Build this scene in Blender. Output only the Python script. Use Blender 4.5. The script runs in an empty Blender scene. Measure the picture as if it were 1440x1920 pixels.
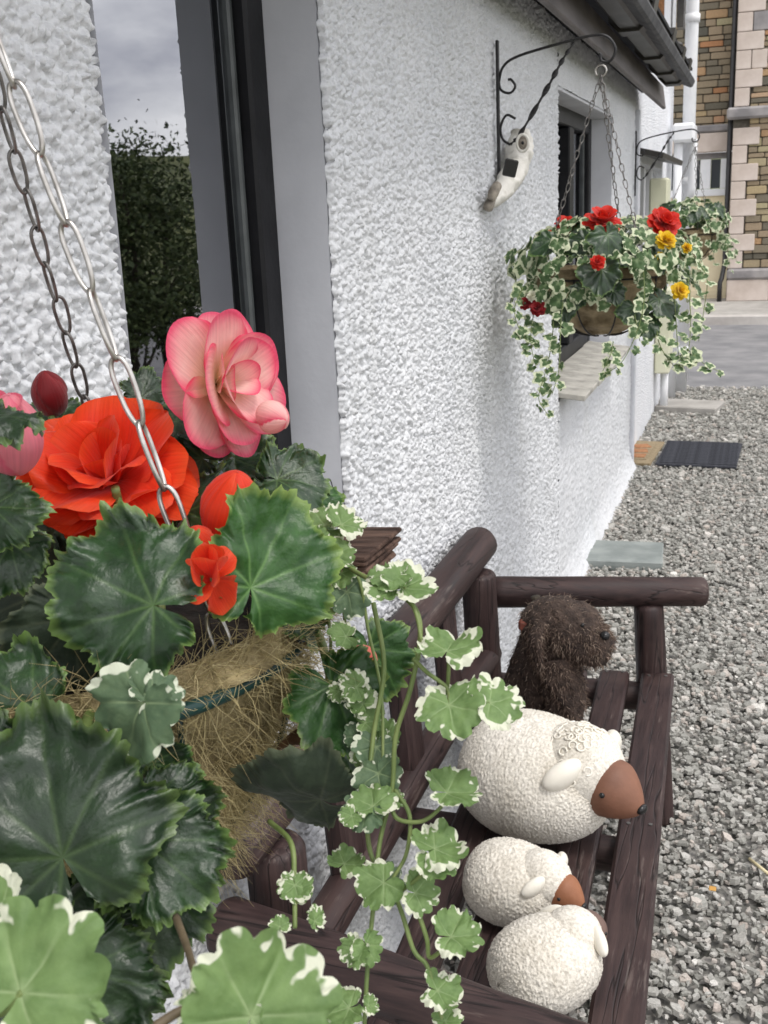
import bpy, math, random
import numpy as np
from mathutils import Vector, Matrix
random.seed(7); rng = np.random.default_rng(7)
SC = bpy.context.scene
COL = SC.collection
R = math.radians

# ------------------------------------------------------------------ camera
RIGHT = np.array([0.9452, 0.3234, -0.0434]); FWD = np.array([-0.3224, 0.9076, -0.2686])
FWD /= np.linalg.norm(FWD); RIGHT -= RIGHT.dot(FWD)*FWD; RIGHT /= np.linalg.norm(RIGHT)
UP = np.cross(RIGHT, FWD); EYE = np.array([0.70, 0.0, 1.55]); FPX = 2000.0
cd = bpy.data.cameras.new('camera'); cam = bpy.data.objects.new('camera', cd); COL.objects.link(cam)
cam.matrix_world = Matrix([[RIGHT[i], UP[i], -FWD[i], EYE[i]] for i in range(3)] + [[0, 0, 0, 1]])
cd.sensor_fit = 'HORIZONTAL'; cd.sensor_width = 27.0; cd.lens = 27.0*FPX/1440.0
cd.clip_start = 0.02; cd.clip_end = 1500
cd.dof.use_dof = True; cd.dof.focus_distance = 1.15; cd.dof.aperture_fstop = 24
SC.camera = cam

# ------------------------------------------------------------------ sky and sun
SUN_EL, SUN_AZ = 64.0, 118.0           # azimuth clockwise from +Y
w = bpy.data.worlds.new('World'); SC.world = w; w.use_nodes = True
nt = w.node_tree; nt.nodes.clear(); L = nt.links.new
out = nt.nodes.new('ShaderNodeOutputWorld'); bg = nt.nodes.new('ShaderNodeBackground')
sky = nt.nodes.new('ShaderNodeTexSky'); sky.sky_type = 'NISHITA'; sky.sun_disc = False
sky.sun_elevation = R(SUN_EL); sky.sun_rotation = R(SUN_AZ); sky.air_density = 1.0; sky.dust_density = 2.0
hs = nt.nodes.new('ShaderNodeHueSaturation'); hs.inputs['Saturation'].default_value = 0.28
tc = nt.nodes.new('ShaderNodeTexCoord'); mp = nt.nodes.new('ShaderNodeMapping'); mp.inputs['Scale'].default_value = (1, 1, 2.4)
no = nt.nodes.new('ShaderNodeTexNoise'); no.inputs['Scale'].default_value = 3.2; no.inputs['Detail'].default_value = 7; no.inputs['Roughness'].default_value = .55
rp = nt.nodes.new('ShaderNodeValToRGB'); e = rp.color_ramp.elements
e[0].position = .38; e[0].color = (.74, .75, .84, 1); e[1].position = .60; e[1].color = (1.75, 1.72, 1.70, 1)
mx = nt.nodes.new('ShaderNodeMix'); mx.data_type = 'RGBA'; mx.blend_type = 'MULTIPLY'; mx.inputs[0].default_value = 1
ov = nt.nodes.new('ShaderNodeMix'); ov.data_type = 'RGBA'; ov.inputs[0].default_value = .72; ov.inputs[7].default_value = (8.4, 8.4, 8.5, 1); L(hs.outputs[0], ov.inputs[6])
L(sky.outputs[0], hs.inputs['Color']); L(tc.outputs['Generated'], mp.inputs[0]); L(mp.outputs[0], no.inputs['Vector'])
L(no.outputs[0], rp.inputs[0]); L(ov.outputs[2], mx.inputs[6]); L(rp.outputs[0], mx.inputs[7])
L(mx.outputs[2], bg.inputs[0]); L(bg.outputs[0], out.inputs[0]); bg.inputs[1].default_value = 0.15
sd = bpy.data.lights.new('sun', 'SUN'); sd.energy = 1.5; sd.angle = R(14); sd.color = (1, .96, .9)
so = bpy.data.objects.new('sun', sd); COL.objects.link(so)
sv = Vector((math.sin(R(SUN_AZ))*math.cos(R(SUN_EL)), math.cos(R(SUN_AZ))*math.cos(R(SUN_EL)), math.sin(R(SUN_EL))))
so.rotation_euler = sv.to_track_quat('Z', 'Y').to_euler(); so.location = (6, -4, 9)
SC.view_settings.view_transform = 'Standard'; SC.view_settings.look = 'None'
SC.view_settings.exposure = 0.2; SC.view_settings.gamma = 1

# ------------------------------------------------------------------ pixel helpers (metres from the photograph's 1440 x 1920 frame)
def ray(px, py): return FWD + RIGHT*((px-720)/FPX) - UP*((py-960)/FPX)
def at(px, py, d): return EYE + ray(px, py)*d
def onx(px, py, x): v = ray(px, py); return EYE + v*((x-EYE[0])/v[0])
def onz(px, py, z): v = ray(px, py); return EYE + v*((z-EYE[2])/v[2])
def ony(px, py, y): v = ray(px, py); return EYE + v*((y-EYE[1])/v[1])

# ------------------------------------------------------------------ materials
MATS = {}
def node(nt, t, **kw):
    n = nt.nodes.new(t)
    for k, v in kw.items():
        if k in n.inputs: n.inputs[k].default_value = v
        else: setattr(n, k, v)
    return n
def ramp(nt, fac, stops):
    r = nt.nodes.new('ShaderNodeValToRGB'); el = r.color_ramp.elements
    while len(el) < len(stops): el.new(.5)
    for s, (p, c) in zip(el, stops): s.position = p; s.color = (*c, 1)
    nt.links.new(fac, r.inputs[0]); return r.outputs[0]
def base(name, rough=.6, spec=.4):
    m = bpy.data.materials.new(name); m.use_nodes = True; nt = m.node_tree
    b = nt.nodes['Principled BSDF']; b.inputs['Roughness'].default_value = rough; b.inputs['Specular IOR Level'].default_value = spec
    MATS[name] = m; return m, nt, b
def coords(nt, scale=(1, 1, 1), kind='Object'):
    t = nt.nodes.new('ShaderNodeTexCoord'); mp = nt.nodes.new('ShaderNodeMapping'); mp.inputs['Scale'].default_value = scale
    nt.links.new(t.outputs[kind], mp.inputs[0]); return mp.outputs[0]
def noise(nt, vec, scale, detail=4, rough=.55):
    n = nt.nodes.new('ShaderNodeTexNoise'); n.inputs['Scale'].default_value = scale; n.inputs['Detail'].default_value = detail
    n.inputs['Roughness'].default_value = rough; nt.links.new(vec, n.inputs['Vector']); return n.outputs[0]
def bump(nt, b, h, strength=.3, dist=.01):
    n = nt.nodes.new('ShaderNodeBump'); n.inputs['Strength'].default_value = strength; n.inputs['Distance'].default_value = dist
    nt.links.new(h, n.inputs['Height']); nt.links.new(n.outputs[0], b.inputs['Normal'])
def mixc(nt, fac, a, b, mode='MIX'):
    m = nt.nodes.new('ShaderNodeMix'); m.data_type = 'RGBA'; m.blend_type = mode
    for i, v in ((0, fac), (6, a), (7, b)):
        if hasattr(v, 'default_value') or hasattr(v, 'is_output'): nt.links.new(v, m.inputs[i])
        elif i: m.inputs[i].default_value = (*v, 1)
        else: m.inputs[0].default_value = v
    return m.outputs[2]
def math_n(nt, op, a, b=None, c=None):
    m = nt.nodes.new('ShaderNodeMath'); m.operation = op
    for i, v in enumerate((a, b, c)):
        if v is None: continue
        if isinstance(v, (int, float)): m.inputs[i].default_value = v
        else: nt.links.new(v, m.inputs[i])
    return m.outputs[0]
def attr(nt, name):
    a = nt.nodes.new('ShaderNodeAttribute'); a.attribute_name = name
    s = nt.nodes.new('ShaderNodeSeparateColor'); nt.links.new(a.outputs['Color'], s.inputs[0]); return s.outputs
def island(nt): return nt.nodes.new('ShaderNodeNewGeometry').outputs['Random Per Island']
def objrand(nt): return nt.nodes.new('ShaderNodeObjectInfo').outputs['Random']

def simple(name, c0, c1, scale=8, rough=.6, bs=.2, bscale=None, stretch=(1, 1, 1), spec=.4, bdist=.004, lo=.35, hi=.65):
    m, nt, b = base(name, rough, spec); v = coords(nt, stretch); n = noise(nt, v, scale, 6)
    nt.links.new(ramp(nt, n, [(lo, c0), (hi, c1)]), b.inputs['Base Color'])
    if bs: bump(nt, b, noise(nt, v, bscale or scale*4, 5), bs, bdist)
    return m
def translucent(nt, b, col, fac):
    t = nt.nodes.new('ShaderNodeBsdfTranslucent'); ms = nt.nodes.new('ShaderNodeMixShader'); ms.inputs[0].default_value = fac
    o = nt.nodes['Material Output']; nt.links.new(col, t.inputs[0]); nt.links.new(b.outputs[0], ms.inputs[1]); nt.links.new(t.outputs[0], ms.inputs[2]); nt.links.new(ms.outputs[0], o.inputs[0])

# white painted pebbledash
m, nt, b = base('dash', .75, .25); v = coords(nt); n = noise(nt, v, 3, 5); n2 = noise(nt, v, 160, 4)
c = ramp(nt, n, [(.3, (.60, .615, .635)), (.6, (.68, .69, .705))]); c = mixc(nt, .35, c, ramp(nt, n2, [(.3, (.33, .34, .35)), (.5, (.75, .76, .765))]))
n3 = noise(nt, coords(nt, (1, 1, .25)), 5, 6); c = mixc(nt, math_n(nt, 'MULTIPLY', ramp(nt, n3, [(.55, (0, 0, 0)), (.8, (1, 1, 1))]), .45), c, (.50, .50, .47))
nt.links.new(c, b.inputs['Base Color']); bump(nt, b, noise(nt, v, 420, 4), .35, .002)
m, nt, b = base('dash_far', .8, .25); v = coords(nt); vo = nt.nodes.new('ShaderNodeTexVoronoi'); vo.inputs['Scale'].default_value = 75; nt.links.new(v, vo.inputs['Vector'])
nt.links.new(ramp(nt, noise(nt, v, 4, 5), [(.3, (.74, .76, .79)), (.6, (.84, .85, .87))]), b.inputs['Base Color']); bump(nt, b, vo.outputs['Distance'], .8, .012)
simple('render_white', (.56, .57, .60), (.66, .67, .70), 5, .55, .15, 60)
simple('paint_white', (.74, .75, .76), (.82, .82, .83), 6, .35, .05, 80)
simple('frame_black', (.006, .006, .007), (.016, .016, .018), 9, .45, .12, 90, spec=.2)
simple('spacer', (.05, .055, .055), (.10, .11, .11), 9, .4, 0)
m, nt, b = base('dark_reflection_grain', .55, .35)  # wood-like grain standing in for the dark pattern of the reflected trees
v = coords(nt, (1, 1, .12)); n = noise(nt, v, 45, 8, .65); nt.links.new(ramp(nt, n, [(.35, (.006, .008, .007)), (.65, (.05, .055, .048))]), b.inputs['Base Color']); bump(nt, b, n, .5, .004)
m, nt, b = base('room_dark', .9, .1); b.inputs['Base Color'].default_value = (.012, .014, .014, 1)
# glazing: partly see-through, strongly reflecting (double glazed, dark room behind)
m, nt, b = base('glass'); fr = node(nt, 'ShaderNodeFresnel', IOR=3.6); gl = node(nt, 'ShaderNodeBsdfGlossy', Roughness=.012); gl.inputs[0].default_value = (.93, .95, 1, 1)
v = coords(nt, (1, 1, .35)); bm_ = nt.nodes.new('ShaderNodeBump'); bm_.inputs['Strength'].default_value = .012; bm_.inputs['Distance'].default_value = .004; nt.links.new(noise(nt, v, 9, 2), bm_.inputs['Height']); nt.links.new(bm_.outputs[0], gl.inputs['Normal'])
tr = nt.nodes.new('ShaderNodeBsdfTransparent'); tr.inputs[0].default_value = (.80, .86, .83, 1); ms = nt.nodes.new('ShaderNodeMixShader')
nt.links.new(fr.outputs[0], ms.inputs[0]); nt.links.new(tr.outputs[0], ms.inputs[1]); nt.links.new(gl.outputs[0], ms.inputs[2]); nt.links.new(ms.outputs[0], nt.nodes['Material Output'].inputs[0])
m, nt, b = base('pane_dark', .08, .6); b.inputs['Base Color'].default_value = (.03, .035, .04, 1)

# stained brown bench timber: long grain along local Y after stretch chosen per axis
def timber(name, stretch):
    m, nt, b = base(name, .52, .35); v = coords(nt, stretch); n = noise(nt, v, 60, 9, .68); n2 = noise(nt, coords(nt), 7, 4)
    c = ramp(nt, n, [(.28, (.012, .008, .008)), (.5, (.038, .022, .021)), (.72, (.070, .042, .038))])
    c = mixc(nt, ramp(nt, n2, [(.5, (0, 0, 0)), (.75, (.6, .6, .6))]), c, (.072, .044, .038), 'MIX')
    wv = nt.nodes.new('ShaderNodeTexNoise'); wv.inputs['Scale'].default_value = 22; wv.inputs['Detail'].default_value = 3; nt.links.new(v, wv.inputs['Vector'])
    crack = ramp(nt, wv.outputs[0], [(.485, (1, 1, 1)), (.5, (0, 0, 0)), (.515, (1, 1, 1))])
    c = mixc(nt, .75, c, crack, 'MULTIPLY'); fl = math_n(nt, 'MULTIPLY', noise(nt, v, 130, 5, .7), noise(nt, coords(nt), 5, 3))
    c = mixc(nt, ramp(nt, fl, [(.335, (0, 0, 0)), (.40, (.4, .4, .4))]), c, (.20, .16, .14))
    nt.links.new(c, b.inputs['Base Color']); h = math_n(nt, 'ADD', n, math_n(nt, 'MULTIPLY', crack, .8)); bump(nt, b, h, .4, .003)
    nt.links.new(ramp(nt, n, [(.3, (.42, .42, .42)), (.7, (.68, .68, .68))]), b.inputs['Roughness'])
timber('timber_y', (1, .07, 1)); timber('timber_x', (.07, 1, 1)); timber('timber_z', (1, 1, .07))
simple('old_wood', (.035, .02, .015), (.16, .10, .075), 30, .85, .9, 90, (.15, 1, 1.6), .2, .01)
# slate chips
m, nt, b = base('chips', .62, .3); r = island(nt); v = coords(nt)
c = ramp(nt, r, [(0, (.27, .265, .24)), (.2, (.34, .335, .305)), (.42, (.42, .415, .38)), (.6, (.47, .455, .42)), (.78, (.53, .52, .485)), (.93, (.49, .43, .38)), (1, (.78, .76, .71))])
c = mixc(nt, .5, c, ramp(nt, noise(nt, v, 220, 4), [(.3, (.35, .35, .34)), (.7, (1.2, 1.2, 1.18))]), 'MULTIPLY'); nt.links.new(c, b.inputs['Base Color']); bump(nt, b, noise(nt, v, 300, 4), .35, .002)
m, nt, b = base('gravel_bed', .85, .2); v = coords(nt); vo = nt.nodes.new('ShaderNodeTexVoronoi'); vo.inputs['Scale'].default_value = 55; nt.links.new(v, vo.inputs['Vector'])
sp = nt.nodes.new('ShaderNodeSeparateColor'); nt.links.new(vo.outputs['Color'], sp.inputs[0])
nt.links.new(ramp(nt, sp.outputs[0], [(0, (.07, .07, .06)), (.5, (.20, .195, .18)), (1, (.36, .34, .31))]), b.inputs['Base Color']); bump(nt, b, vo.outputs['Distance'], .9, .012)
simple('asphalt', (.17, .17, .175), (.26, .255, .255), 3, .9, .4, 220, spec=.2)
simple('concrete', (.30, .285, .26), (.42, .40, .37), 5, .85, .4, 120)
simple('kerb', (.42, .39, .36), (.56, .53, .49), 4, .8, .3, 80)
simple('slate', (.20, .225, .215), (.30, .325, .31), 9, .55, .35, 50, (1, 1, 3))
simple('sill_slate', (.26, .25, .22), (.46, .44, .39), 14, .7, .5, 60)
simple('roof', (.06, .06, .065), (.12, .12, .125), 12, .7, .4, 60)
simple('fascia', (.085, .072, .07), (.16, .14, .135), 18, .5, .25, 60, (1, .2, 1))
simple('gutter', (.02, .018, .016), (.055, .05, .043), 7, .42, .15, 50)
simple('soffit', (.008, .008, .009), (.02, .02, .021), 7, .8, 0)
simple('iron', (.008, .008, .009), (.025, .024, .024), 30, .45, .3, 120)
m, nt, b = base('steel', .3, .5); b.inputs['Metallic'].default_value = .9; nt.links.new(ramp(nt, noise(nt, coords(nt), 60, 3), [(.3, (.32, .30, .27)), (.7, (.62, .60, .56))]), b.inputs['Base Color'])
m, nt, b = base('steel_dull', .45, .5); b.inputs['Metallic'].default_value = .85; nt.links.new(ramp(nt, noise(nt, coords(nt), 90, 3), [(.3, (.10, .095, .09)), (.7, (.30, .285, .27))]), b.inputs['Base Color'])
simple('green_wire', (.006, .03, .027), (.012, .05, .045), 20, .3, 0)
simple('coir', (.17, .13, .06), (.42, .34, .18), 40, .95, .9, 220, bdist=.006)
m, nt, b = base('coir_fibre', .8, .2); nt.links.new(ramp(nt, island(nt), [(0, (.30, .24, .11)), (.6, (.47, .39, .20)), (1, (.58, .50, .29))]), b.inputs['Base Color'])
simple('liner_brown', (.12, .085, .045), (.42, .33, .20), 16, .9, .7, 70, bdist=.01)
simple('soil', (.008, .006, .004), (.03, .022, .016), 60, .95, .8, 120)
simple('stone_cream', (.50, .42, .36), (.62, .54, .48), 4, .85, .3, 70)
simple('stone_grey', (.20, .19, .19), (.34, .32, .31), 4, .85, .4, 60)
m, nt, b = base('stones', .85, .2); v = coords(nt, kind='Generated'); r = objrand(nt)
c = ramp(nt, r, [(0, (.13, .125, .10)), (.25, (.25, .215, .155)), (.5, (.34, .275, .185)), (.72, (.40, .31, .21)), (.86, (.46, .41, .25)), (.95, (.5, .23, .11)), (1, (.56, .44, .30))])
c = mixc(nt, .55, c, ramp(nt, noise(nt, coords(nt), 14, 5), [(.3, (.5, .5, .5)), (.7, (1.25, 1.22, 1.2))]), 'MULTIPLY'); nt.links.new(c, b.inputs['Base Color']); bump(nt, b, noise(nt, coords(nt), 40, 5), .6, .02)
simple('mortar', (.08, .07, .055), (.15, .135, .11), 20, .95, .5, 90)
simple('cream_paint', (.74, .64, .42), (.82, .72, .50), 3, .5, .05, 40)
simple('meter_box', (.62, .62, .45), (.72, .71, .54), 4, .5, 0)
simple('rubber_mat', (.03, .032, .04), (.06, .063, .075), 60, .9, .5, 200)
simple('coir_mat', (.22, .17, .10), (.34, .27, .17), 60, .95, .6, 200)
simple('mat_motif', (.30, .13, .06), (.42, .21, .10), 40, .95, .5, 200)
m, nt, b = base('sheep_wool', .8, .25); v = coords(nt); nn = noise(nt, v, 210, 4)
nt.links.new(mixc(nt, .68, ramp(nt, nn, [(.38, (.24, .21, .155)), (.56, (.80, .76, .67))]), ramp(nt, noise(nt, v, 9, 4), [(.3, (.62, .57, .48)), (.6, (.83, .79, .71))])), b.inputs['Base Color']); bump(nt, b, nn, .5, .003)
simple('sheep_smooth', (.74, .70, .60), (.84, .80, .71), 12, .55, .1, 90)
simple('terracotta', (.17, .078, .048), (.25, .115, .07), 14, .6, .15, 120)
simple('terracotta_orange', (.24, .095, .045), (.33, .14, .07), 14, .6, .2, 120)
simple('terracotta_grey', (.12, .075, .06), (.19, .12, .10), 14, .6, .2, 120)
simple('black_glaze', (.01, .01, .01), (.02, .02, .02), 9, .25, 0)
simple('dog_body', (.03, .02, .016), (.085, .058, .045), 50, .9, .9, 160, bdist=.008)
m, nt, b = base('dog_hair', .7, .3); nt.links.new(ramp(nt, island(nt), [(0, (.04, .026, .02)), (.4, (.13, .085, .065)), (.8, (.26, .185, .14)), (1, (.42, .33, .26))]), b.inputs['Base Color'])
simple('red_cloth', (.16, .045, .03), (.24, .07, .045), 20, .7, .2)
simple('ornament', (.42, .40, .34), (.70, .68, .62), 22, .6, .5, 70, lo=.3, hi=.5)
simple('ornament_dirt', (.10, .085, .07), (.38, .34, .28), 26, .8, .5, 70)
simple('bark', (.035, .028, .02), (.09, .075, .055), 18, .9, .8, 60, (1, 1, .2), bdist=.02)
simple('hill_green', (.07, .085, .03), (.13, .14, .05), .08, .95, 0)
simple('straw', (.55, .47, .28), (.66, .58, .36), 20, .7, 0)
simple('orange_leaf', (.5, .26, .06), (.6, .34, .09), 20, .7, 0)

def leafmat(name, dark, mid, vein, edge, rough=.36, trans=.18, spec=.5, pale=None, under=None):
    m, nt, b = base(name, rough, spec); a = attr(nt, 'lf'); v = coords(nt); n = noise(nt, v, 3.5, 6)
    c = ramp(nt, n, [(.3, dark), (.7, mid)])
    c = mixc(nt, math_n(nt, 'MULTIPLY', a[0], .6), c, vein)
    c = mixc(nt, ramp(nt, a[1], [(.90, (0, 0, 0)), (1, (.8, .8, .8))]), c, edge)
    r = math_n(nt, 'MULTIPLY_ADD', objrand(nt), .5, .75); c = mixc(nt, 1.0, c, r, 'MULTIPLY')
    if under:
        bf = nt.nodes.new('ShaderNodeNewGeometry').outputs['Backfacing']; c = mixc(nt, math_n(nt, 'MULTIPLY', bf, .8), c, under)
    nt.links.new(c, b.inputs['Base Color']); bump(nt, b, noise(nt, v, 11, 5), .35, .003)
    translucent(nt, b, c, trans); return m
leafmat('begonia_leaf', (.008, .024, .008), (.021, .056, .015), (.085, .15, .045), (.15, .24, .06), .37, .12, .6, under=(.07, .10, .055))
leafmat('begonia_leaf_bright', (.013, .05, .011), (.038, .108, .022), (.16, .30, .09), (.22, .32, .08), .38, .25, .45, under=(.12, .15, .05))
leafmat('begonia_leaf_dull', (.018, .030, .018), (.045, .065, .038), (.10, .12, .07), (.12, .14, .08), .55, .1, .3)
def vari(name, g0, g1, white, lo, hi, trans=.3, nsc=1.9):
    m, nt, b = base(name, .55, .35); a = attr(nt, 'lf'); v = coords(nt); n = noise(nt, v, nsc, 2); orr = objrand(nt)
    g = ramp(nt, noise(nt, v, 2.5, 5), [(.3, g0), (.7, g1)]); g = mixc(nt, math_n(nt, 'MULTIPLY', a[0], .6), g, (.40, .50, .26))
    f = math_n(nt, 'ADD', a[1], math_n(nt, 'MULTIPLY', math_n(nt, 'SUBTRACT', n, .5), 1.9)); f = math_n(nt, 'ADD', f, math_n(nt, 'MULTIPLY', math_n(nt, 'SUBTRACT', orr, .5), .25))
    f = ramp(nt, math_n(nt, 'MULTIPLY', f, .6), [(lo*.6, (0, 0, 0)), (hi*.6, (1, 1, 1))]); c = mixc(nt, f, g, white)
    nt.links.new(c, b.inputs['Base Color']); bump(nt, b, noise(nt, v, 12, 4), .3, .0015); translucent(nt, b, c, trans)
vari('vari_leaf', (.12, .205, .065), (.21, .32, .115), (.74, .76, .60), .93, .985)
vari('vari_leaf_grey', (.075, .13, .07), (.14, .21, .11), (.66, .70, .55), .93, .985)
vari('ivy_leaf', (.045, .10, .035), (.11, .18, .07), (.58, .62, .42), .80, .88, .2, 2.0)
def petalmat(name, inner, outer, lo, hi, rough=.45, trans=.3, throat=None):
    m, nt, b = base(name, rough, .3); a = attr(nt, 'lf'); v = coords(nt)
    f = math_n(nt, 'ADD', a[1], math_n(nt, 'MULTIPLY', math_n(nt, 'SUBTRACT', noise(nt, v, 60, 3), .5), .35))
    c = mixc(nt, ramp(nt, f, [(lo, (0, 0, 0)), (hi, (1, 1, 1))]), inner, outer)
    cb = nt.nodes.new('ShaderNodeCombineXYZ'); nt.links.new(a[0], cb.inputs[0]); nt.links.new(math_n(nt, 'MULTIPLY', a[2], 16), cb.inputs[1]); st = noise(nt, cb.outputs[0], 1.4, 4)
    c = mixc(nt, .55, c, ramp(nt, st, [(.3, (.74, .70, .70)), (.62, (1.05, 1.05, 1.05))]), 'MULTIPLY')
    if throat: c = mixc(nt, ramp(nt, a[0], [(.05, (1, 1, 1)), (.55, (0, 0, 0))]), c, throat)
    nt.links.new(c, b.inputs['Base Color']); b.inputs['Sheen Weight'].default_value = .15
    bump(nt, b, math_n(nt, 'ADD', st, math_n(nt, 'MULTIPLY', noise(nt, coords(nt), 90, 3), .6)), .5, .0016); translucent(nt, b, c, trans)
petalmat('petal_picotee', (.95, .66, .60), (.86, .10, .20), .24, .92, trans=.4, throat=(.92, .70, .42))
petalmat('petal_orange', (.82, .045, .010), (.88, .085, .018), .3, .9, .4, .4)
petalmat('petal_pink', (.86, .30, .36), (.84, .17, .27), .3, 1, trans=.4)
petalmat('petal_darkred', (.22, .008, .012), (.32, .016, .02), .3, 1)
petalmat('petal_coral', (.78, .20, .15), (.72, .10, .08), .3, 1)
petalmat('petal_red', (.60, .014, .008), (.74, .035, .012), .3, 1, .45, .3)
petalmat('petal_yellow', (.80, .50, .01), (.86, .62, .02), .3, 1)
petalmat('petal_white', (.66, .66, .5), (.74, .72, .6), .3, 1)
simple('stem_green', (.10, .15, .04), (.19, .24, .08), 40, .5, .1)
simple('stem_brown', (.08, .06, .035), (.16, .12, .07), 40, .6, .2)
simple('dead_leaf', (.10, .05, .025), (.24, .13, .07), 40, .85, .5)
m, nt, b = base('tree_leaf', .6, .3); c = ramp(nt, island(nt), [(0, (.03, .045, .018)), (.6, (.07, .10, .035)), (1, (.13, .16, .06))]); nt.links.new(c, b.inputs['Base Color'])

# ------------------------------------------------------------------ mesh helpers
def mesh(name, V, F, mat, smooth=True, lf=None):
    me = bpy.data.meshes.new(name); V = np.asarray(V, np.float32)
    if isinstance(F, np.ndarray):
        k = F.shape[1]; me.vertices.add(len(V)); me.vertices.foreach_set('co', V.ravel())
        me.loops.add(F.size); me.loops.foreach_set('vertex_index', F.astype(np.int32).ravel())
        me.polygons.add(len(F)); me.polygons.foreach_set('loop_start', np.arange(0, F.size, k, dtype=np.int32))
        me.polygons.foreach_set('loop_total', np.full(len(F), k, np.int32)); me.update(calc_edges=True)
    else:
        me.from_pydata(V.tolist(), [], F)
    me.polygons.foreach_set('use_smooth', np.full(len(me.polygons), bool(smooth)))
    if lf is not None:
        a = me.color_attributes.new('lf', 'FLOAT_COLOR', 'POINT'); c = np.ones((len(V), 4), np.float32); c[:, :lf.shape[1]] = lf; a.data.foreach_set('color', c.ravel())
    if isinstance(mat, str): mat = MATS[mat]
    me.materials.append(mat); return me
def wloc(o):
    l = np.zeros(3)
    while o is not None: l = l + np.array(o.location); o = o.parent
    return l
def link(name, me, parent=None, M=None):
    """M is a world matrix; parents are never rotated, so only their offsets are taken off."""
    o = bpy.data.objects.new(name, me); COL.objects.link(o)
    M = Matrix.Identity(4) if M is None else M
    if parent is not None:
        o.parent = parent; M = Matrix.Translation(Vector(-wloc(parent))) @ M
    o.matrix_basis = M; return o
def tag(o, label=None, cat=None, group=None, kind=None):
    for k, v in (('label', label), ('category', cat), ('group', group), ('kind', kind)):
        if v: o[k] = v
    return o
def thing(name, loc, label, cat, group=None):
    o = bpy.data.objects.new(name, None); COL.objects.link(o); o.location = Vector(loc); o.empty_display_size = .05
    return tag(o, label, cat, group)
def part(name, V, F, mat, parent=None, smooth=True, lf=None):
    """vertices in world metres; the object's origin goes to the middle of its underside"""
    V = np.asarray(V, float); c = np.array([(V[:, 0].min()+V[:, 0].max())/2, (V[:, 1].min()+V[:, 1].max())/2, V[:, 2].min()])
    return link(name, mesh(name, V-c, F, mat, smooth, lf), parent, Matrix.Translation(Vector(c)))
class MB:
    def __init__(s): s.V = []; s.F = []; s.n = 0
    def add(s, V, F):
        V = np.asarray(V, float); s.V.append(V); s.F += [tuple(int(i)+s.n for i in f) for f in F]; s.n += len(V); return s
    def part(s, name, mat, parent=None, smooth=True): return part(name, np.concatenate(s.V), s.F, mat, parent, smooth)
def box(c, s, bev=0.0, rot=None):
    """chamfered box, centre c, full size s"""
    hx, hy, hz = (np.array(s)/2); b = min(bev, hx*.9, hy*.9, hz*.9)
    if b <= 0:
        V = np.array([(x, y, z) for x in (-hx, hx) for y in (-hy, hy) for z in (-hz, hz)])
        F = [(0, 1, 3, 2), (4, 6, 7, 5), (0, 4, 5, 1), (2, 3, 7, 6), (0, 2, 6, 4), (1, 5, 7, 3)]
    else:
        V = []; ix = {}
        for sx in (-1, 1):
            for sy in (-1, 1):
                for sz in (-1, 1):
                    for k in range(3):
                        p = [sx*(hx-b), sy*(hy-b), sz*(hz-b)]; p[k] = (sx*hx, sy*hy, sz*hz)[k]; ix[(sx, sy, sz, k)] = len(V); V.append(p)
        V = np.array(V); F = []
        for k in range(3):
            a, c_ = [i for i in range(3) if i != k]
            for s_ in (-1, 1):
                q = []
                for (u, v) in ((-1, -1), (1, -1), (1, 1), (-1, 1)):
                    t = [0, 0, 0]; t[k] = s_; t[a] = u; t[c_] = v; q.append(ix[(*t, k)])
                F.append(tuple(q))
        for k in range(3):
            a, c_ = [i for i in range(3) if i != k]
            for u in (-1, 1):
                for v in (-1, 1):
                    q = []
                    for s_, kk in ((-1, a), (-1, c_), (1, c_), (1, a)):
                        t = [0, 0, 0]; t[k] = s_; t[a] = u; t[c_] = v; q.append(ix[(*t, kk)])
                    F.append(tuple(q))
        for sx in (-1, 1):
            for sy in (-1, 1):
                for sz in (-1, 1): F.append(tuple(ix[(sx, sy, sz, k)] for k in range(3)))
        G = []
        for f in F:
            P = V[list(f)]; n = np.cross(P[1]-P[0], P[2]-P[0]); G.append(f if n.dot(P.mean(0)) > 0 else f[::-1])
        F = G
    if rot is not None: V = V @ np.array(rot).T
    return V+np.array(c), F
def rotm(ax, deg): return np.array(Matrix.Rotation(R(deg), 3, ax))
def bx(c, s, bev=.003, rot=None): V, F = box(c, s, bev, rot); return V, F
def frame_along(P):
    P = np.asarray(P, float); T = np.gradient(P, axis=0); T /= np.linalg.norm(T, axis=1)[:, None]+1e-12
    ref = np.array([0, 0, 1.]) if abs(T[0][2]) < .9 else np.array([1., 0, 0]); A = []; a = np.cross(T[0], ref)
    for t in T: a = a-a.dot(t)*t; a = a/(np.linalg.norm(a)+1e-12); A.append(a)
    A = np.array(A); return T, A, np.cross(T, A)
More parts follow.
